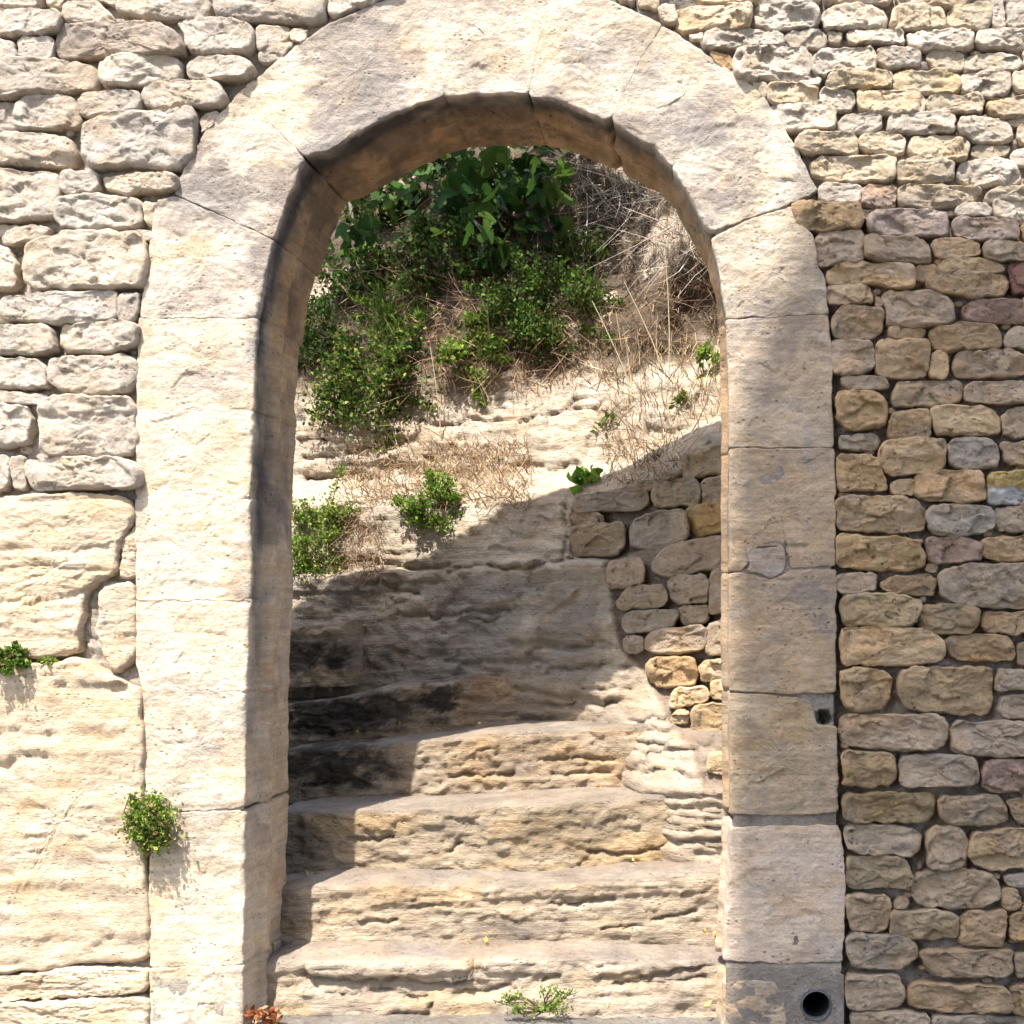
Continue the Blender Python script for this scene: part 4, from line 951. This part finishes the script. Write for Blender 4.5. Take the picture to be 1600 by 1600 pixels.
def shrub(name, label, cat, c, rx, ry, rd, nleaf, size, pal, seed, group=None, up=(0, -.5, .6), spread=.8, clumps=26, shape=LEAF_O, base=None, stemr=.003, yoff=None, tight=.17, stemcol=(.16, .12, .07)):
    """c: screen centre; rx, ry: half size in drawing units at the depth found there; rd: thickness in metres"""
    g = np.random.default_rng(seed)
    if yoff is None: p = np.array(surf(c[0], c[1], rd*.5))
    else:
        xw, zw = deproj(c[0], c[1], yoff); p = np.array((float(WX(xw)), yoff, float(WZ(zw))))
    k = (DIST+p[1])/DIST*PX; A = np.array((rx*k, rd, ry*k))
    u = g.normal(size=(clumps, 3)); u /= np.linalg.norm(u, axis=1)[:, None]; u *= g.uniform(.25, .95, (clumps, 1))**.6
    cl = p+u*A
    nl_ = int(nleaf*.72); idx = g.integers(0, clumps, nl_); wgt = g.uniform(.5, 1.3, (clumps, 1))
    pos = cl[idx]+g.normal(size=(nl_, 3))*A.mean()*tight*wgt[idx]
    # sprays reaching out of the mass: leaves strung along bare arcs
    ns = max(3, clumps//3); out = g.normal(size=(ns, 3)); out[:, 1] = -abs(out[:, 1])*.5; out /= np.linalg.norm(out, axis=1)[:, None]
    tp = p+out*A*g.uniform(1.0, 1.45, (ns, 1)); si = g.integers(0, ns, nleaf-nl_); tt_ = g.uniform(.45, 1.02, (nleaf-nl_, 1))
    pos = np.vstack([pos, p*(1-tt_)+tp[si]*tt_+g.normal(size=(nleaf-nl_, 3))*A.mean()*.06]); cl = np.vstack([cl, tp])
    b = p+np.array((0, rd*.8, -ry*k*.75)) if base is None else np.array(base)
    t = thing(name, label, cat, tuple(b), group)
    V, F, cc = leaves(pos-b, size, shape, up, spread, pal, seed+1)
    mesh('foliage', V, F, M_leaf, t, cc, smooth=False)
    V, F, cc = stems(np.zeros(3), cl-b, stemr, seed+2, stemcol); mesh('stem', V, F, M_bark, t, cc)
    return t
shrub('shrub', 'broad sprawling green and yellowing shrub spilling over the pale rock left of centre', 'shrub', (575, 600), 105, 78, .20, 6840, 0.0216, MIXG, 21, clumps=44)
shrub('shrub', 'dense dark green rounded shrub hanging below the fig leaves right of centre', 'shrub', (860, 500), 100, 78, .20, 7980, 0.0187, DARKG+GREEN[:2], 22, clumps=44)
shrub('shrub', 'feathery yellow green shrub in the middle of the bank below the fig leaves', 'shrub', (632, 500), 62, 52, .14, 3610, 0.0245, YELG[:3]+GREEN[:2], 23, shape=LEAF_O*np.array((.5, 1.2)), up=(0, -.4, 1), spread=.5)
shrub('shrub', 'dark green upright shrub tight against the left jamb under the arch', 'shrub', (498, 530), 48, 90, .18, 4560, 0.0187, DARKG+GREEN[:1], 24)
shrub('shrub', 'pale green leggy shrub with dry stems between the two big shrubs', 'shrub', (738, 555), 45, 62, .12, 1520, 0.0230, YELG[:2]+GREEN[1:3], 25, clumps=16)
shrub('shrub', 'shadowy dark green shrub high in the middle of the bank under the fig leaves', 'shrub', (690, 405), 105, 52, .20, 4940, 0.0230, DARKG, 26)
shrub('shrub', 'dark shrub high on the bank beside the top of the left jamb', 'shrub', (560, 440), 60, 40, .16, 2280, 0.0230, DARKG, 27)
shrub('shrub', 'dark green shrub below the hanging twigs at the top right of the bank', 'shrub', (905, 410), 50, 45, .15, 1710, 0.0202, DARKG+GREEN[:1], 28)
shrub('shrub', 'added dark leaves standing in for deep shade in the upper left of the opening behind the fig branches', 'shrub', (610, 335), 80, 50, .16, 3200, .024, DARKG, 46, clumps=34)  # extra shrub added to fill the deep shade in this corner
shrub('shrub', 'added dark foliage filling the deep shade directly behind the hanging fig leaves under the crown of the arch', 'shrub', (780, 320), 85, 60, .16, 3600, .024, DARKG, 47, clumps=36)  # added leaf mass that darkens the shaded gap behind the fig leaves
shrub('trailing_plant', 'bright yellow green cushion plant hanging down the pale rock by the left jamb', 'plant', (500, 846), 52, 92, .09, 7980, 0.0130, YELG+GREEN[1:3], 29, clumps=40, up=(0, -.7, .2))
shrub('small_shrub', 'small yellow green shrub on the grassy ledge above the shaded rock', 'shrub', (680, 790), 48, 46, .10, 3610, 0.0144, YELG[:3]+GREEN[1:3], 30)
shrub('broadleaf_plant', 'low plant with broad bright green leaves at the left end of the retaining wall top', 'plant', (920, 752), 24, 14, .06, 34, .060, [(.13, .24, .03), (.2, .3, .04), (.09, .18, .03)], 31, clumps=8, shape=LEAF_O*np.array((1.3, 1)), up=(0, -.5, .8))
shrub('small_shrub', 'light green young shrub among dry stalks beside the right jamb', 'shrub', (1106, 575), 20, 36, .08, 420, .022, YELG[:3]+GREEN[2:3], 32, clumps=12)
shrub('seedling', 'tiny green seedling in the dry grass near the right jamb', 'plant', (1066, 627), 12, 10, .03, 26, .034, GREEN, 33, clumps=5, shape=LEAF_O*np.array((.6, 1.2)))
shrub('seedling', 'small thistle like plant standing in front of the pale rock', 'plant', (948, 665), 24, 28, .03, 30, .034, DARKG+GREEN, 34, clumps=9, shape=LEAF_O*np.array((.7, 1.1)), stemcol=(.3, .27, .15))
shrub('seedling', 'little green sprig on the pale rock above the retaining wall', 'plant', (1030, 712), 13, 14, .03, 16, .030, GREEN, 35, clumps=5)
shrub('seedling', 'dark green sprig dangling over the rock right of the broad shrub', 'plant', (613, 690), 18, 30, .04, 90, .034, DARKG+GREEN, 36, clumps=7)
shrub('wall_tuft', 'round green tuft growing from the joint between rock face and left jamb', 'plant', (236, 1280), 34, 46, .045, 2000, .013, YELG+GREEN[1:3]+[(.22, .15, .07)], 37, clumps=44, yoff=-.055, base=(float(WX(240)), .01, float(WZ(1325))), up=(0, -.6, .4), tight=.25)
shrub('wall_tuft', 'green tuft in the rock crevice at the left edge of the wall', 'plant', (14, 1035), 28, 28, .04, 900, .015, GREEN+YELG[:1], 38, clumps=16, yoff=-.05, base=(float(WX(14)), .01, float(WZ(1052))), up=(0, -.6, .4))
shrub('wall_sprig', 'tiny yellow green sprig on the rock ledge beside the left edge tuft', 'plant', (80, 1034), 16, 8, .02, 90, .013, YELG, 39, clumps=6, yoff=-.035, base=(float(WX(80)), .01, float(WZ(1042))))
shrub('weed', 'small green weed at the foot of the lowest step near the middle', 'plant', (845, 1565), 56, 22, .030, 760, .0095, YELG+GREEN[1:3], 40, clumps=20, yoff=.03, base=(float(WX(845)), .06, .02), up=(0, -.2, 1), tight=.16)
shrub('dead_flower', 'rust brown dried flower clump at the foot of the left jamb', 'plant', (420, 1588), 26, 13, .03, 130, .022, [(.22, .07, .03), (.30, .12, .05), (.40, .25, .12)], 41, clumps=8, yoff=.0, base=(float(WX(420)), .04, .02), up=(0, -.4, .7), stemcol=(.12, .06, .04))
# fig tree: trunk up on the bank, limbs over the arch, lobed leaves hanging into view
fig = thing('fig_tree', 'fig tree on the bank with large lobed leaves hanging below the crown of the arch', 'tree')
fb = np.array(surf(560, 250, 0)); fb = np.array((fb[0], fb[1]+.1, fb[2]+.2)); fig.location = tuple(fb)
g = np.random.default_rng(77)
FP = figleaf(); tips = []; lp = []
for (px, py, rx, ry, n_) in [(700, 250, 90, 22, 40), (840, 245, 40, 20, 16), (600, 300, 40, 30, 20), (800, 285, 85, 50, 46), (710, 310, 60, 45, 30), (555, 370, 40, 40, 22), (860, 300, 45, 50, 22), (640, 285, 60, 30, 18), (765, 375, 45, 35, 18)]:
    p = np.array(surf(px, py, .42)); k = (DIST+p[1])/DIST*PX
    lp.append(p+g.normal(size=(n_, 3))*np.array((rx*k, .26, ry*k))*.5); tips.append(p)
for (x, y, z, n_) in [(-.75, 1.7, 4.1, 130), (-.2, 1.8, 4.2, 130), (.15, 1.6, 3.9, 60), (-1.1, 1.5, 3.9, 100), (-.5, 1.6, 3.8, 90), (0.0, 2.2, 4.5, 60)]:
    p = np.array((x, y, z)); lp.append(p+g.normal(size=(n_, 3))*np.array((.3, .22, .2))); tips.append(p)
lp = np.vstack(lp)
V, F, cc = leaves(lp-fb, .120, FP, (0, -.5, -.55), .55, [(.030, .068, .012), (.042, .092, .016), (.020, .048, .012), (.075, .13, .022)], 78, fold=.15)
mesh('foliage', V, F, M_leaf, fig, cc, smooth=False)
V, F, cc = stems(np.zeros(3), np.array(tips)-fb, .018, 79, (.22, .19, .15)); mesh('branches', V, F, M_bark, fig, cc)
V, F = tube([(0, .1, -.9), (.03, .05, -.5), (0, 0, 0)], .06, .035, 10); mesh('trunk', V, F, M_bark, fig, np.tile((.22, .19, .15), (len(V), 1)))

# dry grass and twigs
def blades(regions, seed, width=.0022):
    g = np.random.default_rng(seed); VV, FF, CC = [], [], []; o = 0
    for (x0, x1, y0, y1, n_, l0, l1, ups, pal) in regions:
        p = surf(g.uniform(x0, x1, n_), g.uniform(y0, y1, n_), .01)
        d = g.normal(size=(n_, 3))*ups[3]+np.array(ups[:3]); d /= np.linalg.norm(d, axis=1)[:, None]; L = g.uniform(l0, l1, (n_, 1))
        s = np.cross(d, (0, 1, 0))+g.normal(size=(n_, 3))*.2; s /= np.linalg.norm(s, axis=1)[:, None]
        bend = g.normal(size=(n_, 3))*.5*L; bend[:, 2] -= .12*L[:, 0]; w_ = width*g.uniform(.6, 1.3, (n_, 1))
        c = np.array(pal)[g.integers(0, len(pal), n_)]*g.uniform(.7, 1.25, (n_, 1)); R_ = []
        for t in (0, .35, .7, 1):
            q = p+d*L*t+bend*t*t; R_ += [q-s*w_*(1-.75*t), q+s*w_*(1-.75*t)]
        VV.append(np.stack(R_, 1).reshape(-1, 3)); CC.append(np.repeat(c, 8, 0)); k = o+8*np.arange(n_)[:, None]
        for j in (0, 2, 4): FF.append(k+np.array([[j, j+1, j+3, j+2]]))
        o += 8*n_
    return np.vstack(VV), np.vstack(FF), np.vstack(CC)
ST = [(.42, .31, .17), (.50, .39, .22), (.33, .22, .12), (.55, .45, .29)]; BR = [(.20, .125, .075), (.28, .18, .11), (.36, .25, .16)]
ST += BR[:2]
V, F, cc = blades([(930, 1130, 540, 680, 420, .04, .16, (0, -.4, 1, .45), ST), (880, 1130, 240, 540, 2300, .03, .15, (0, -.5, .1, .9), BR+[(.14, .10, .07), (.20, .15, .10)]),
                   (540, 830, 695, 795, 2000, .03, .13, (0, -.5, .5, .7), BR+ST), (600, 930, 430, 610, 1800, .04, .2, (0, -.5, .2, .8), BR),
                   (470, 900, 240, 470, 900, .06, .25, (0, -.5, -.1, .9), BR+[(.14, .10, .07)]), (470, 650, 430, 700, 500, .05, .2, (0, -.5, .3, .8), BR), (940, 1070, 680, 760, 450, .03, .10, (0, -.5, .6, .6), BR+ST),
                   (530, 600, 790, 900, 900, .04, .12, (0, -.5, -.4, .6), BR), (900, 1130, 240, 420, 500, .05, .3, (0, -.5, -.2, .8), [(.36, .32, .27), (.45, .40, .33)])], 91)
tag(mesh('dry_grass', V, F, M_dry, None, cc, smooth=False), 'tangled straw coloured dry grass and twigs over the rock bank', 'dry grass', kind='stuff')
# the tall stalks one can pick out
for i, (a, b) in enumerate([((985, 605), (925, 470)), ((1045, 590), (1040, 400)), ((1037, 580), (975, 440)), ((690, 700), (672, 540))]):
    p, q = np.array(surf(*a, .02)), np.array(surf(*b, .25)); q[1] = p[1]-.05
    xw, zw = deproj(b[0], b[1], q[1]); q = np.array((float(WX(xw)), q[1], float(WZ(zw))))
    v, f = tube([p-p, (q-p)*.35+np.array((.008, 0, 0)), (q-p)*.7+np.array((.006, 0, 0)), q-p], .0034, .0018, 6)
    o = mesh('dry_stalk', v, f, M_dry, None, np.tile((.50, .41, .27), (len(v), 1))); o.location = tuple(p)
    tag(o, ['pale dry stalk leaning left over the dry grass slope', 'tallest pale dry stalk standing upright near the right jamb', 'thin dry stalk leaning left between the leaning and the upright one', 'thin dry stalk rising from the pale rock face under the leggy shrub'][i], 'dry stalk', 'dry stalks on the bank')

# fallen leaves on the treads
FL = [(482, 1364, .44), (492, 1367, .43), (428, 1480, .22), (470, 1488, .20), (478, 1489, .19), (733, 1470, .25), (722, 1469, .25), (760, 1473, .24), (990, 1346, .45), (1072, 1356, .42),
      (1126, 1347, .45), (556, 1146, 1.0), (624, 1134, 1.02), (748, 1132, 1.0), (935, 1232, .72), (990, 1246, .6), (1035, 1232, .62), (1100, 1458, .26), (1115, 1462, .24), (950, 1575, .06), (1108, 1570, .05), (500, 1492, .16)]
g = np.random.default_rng(5)
def tread(y): return 'at the foot of the steps' if y < .12 else 'on the lowest tread' if y < .3 else 'on the second tread' if y < .5 else 'on the third tread' if y < .8 else 'on the shaded fourth tread'
ORD = ['leftmost', 'second from the left', 'third from the left', 'fourth from the left', 'fifth from the left', 'sixth from the left', 'seventh from the left', 'eighth from the left', 'ninth from the left']
for i, (px, py, y) in enumerate(FL):
    xw, zw = deproj(px, py, y); p = np.array((float(WX(xw)), y, float(WZ(zw))+.003))
    V, F, cc = leaves(np.zeros((3, 3)), .016, LEAF_O, (0, -.2, .5), .9, [(.62, .42, .10), (.55, .33, .08), (.60, .48, .2)], 300+i, fold=.6)
    o = mesh('fallen_leaf', V, F, M_dry, None, cc, smooth=False); o.location = tuple(p)
    same = sorted(q[0] for q in FL if tread(q[2]) == tread(y))
    tag(o, 'small curled yellow leaf '+tread(y)+', '+ORD[same.index(px)], 'leaf', 'fallen yellow leaves on the steps')
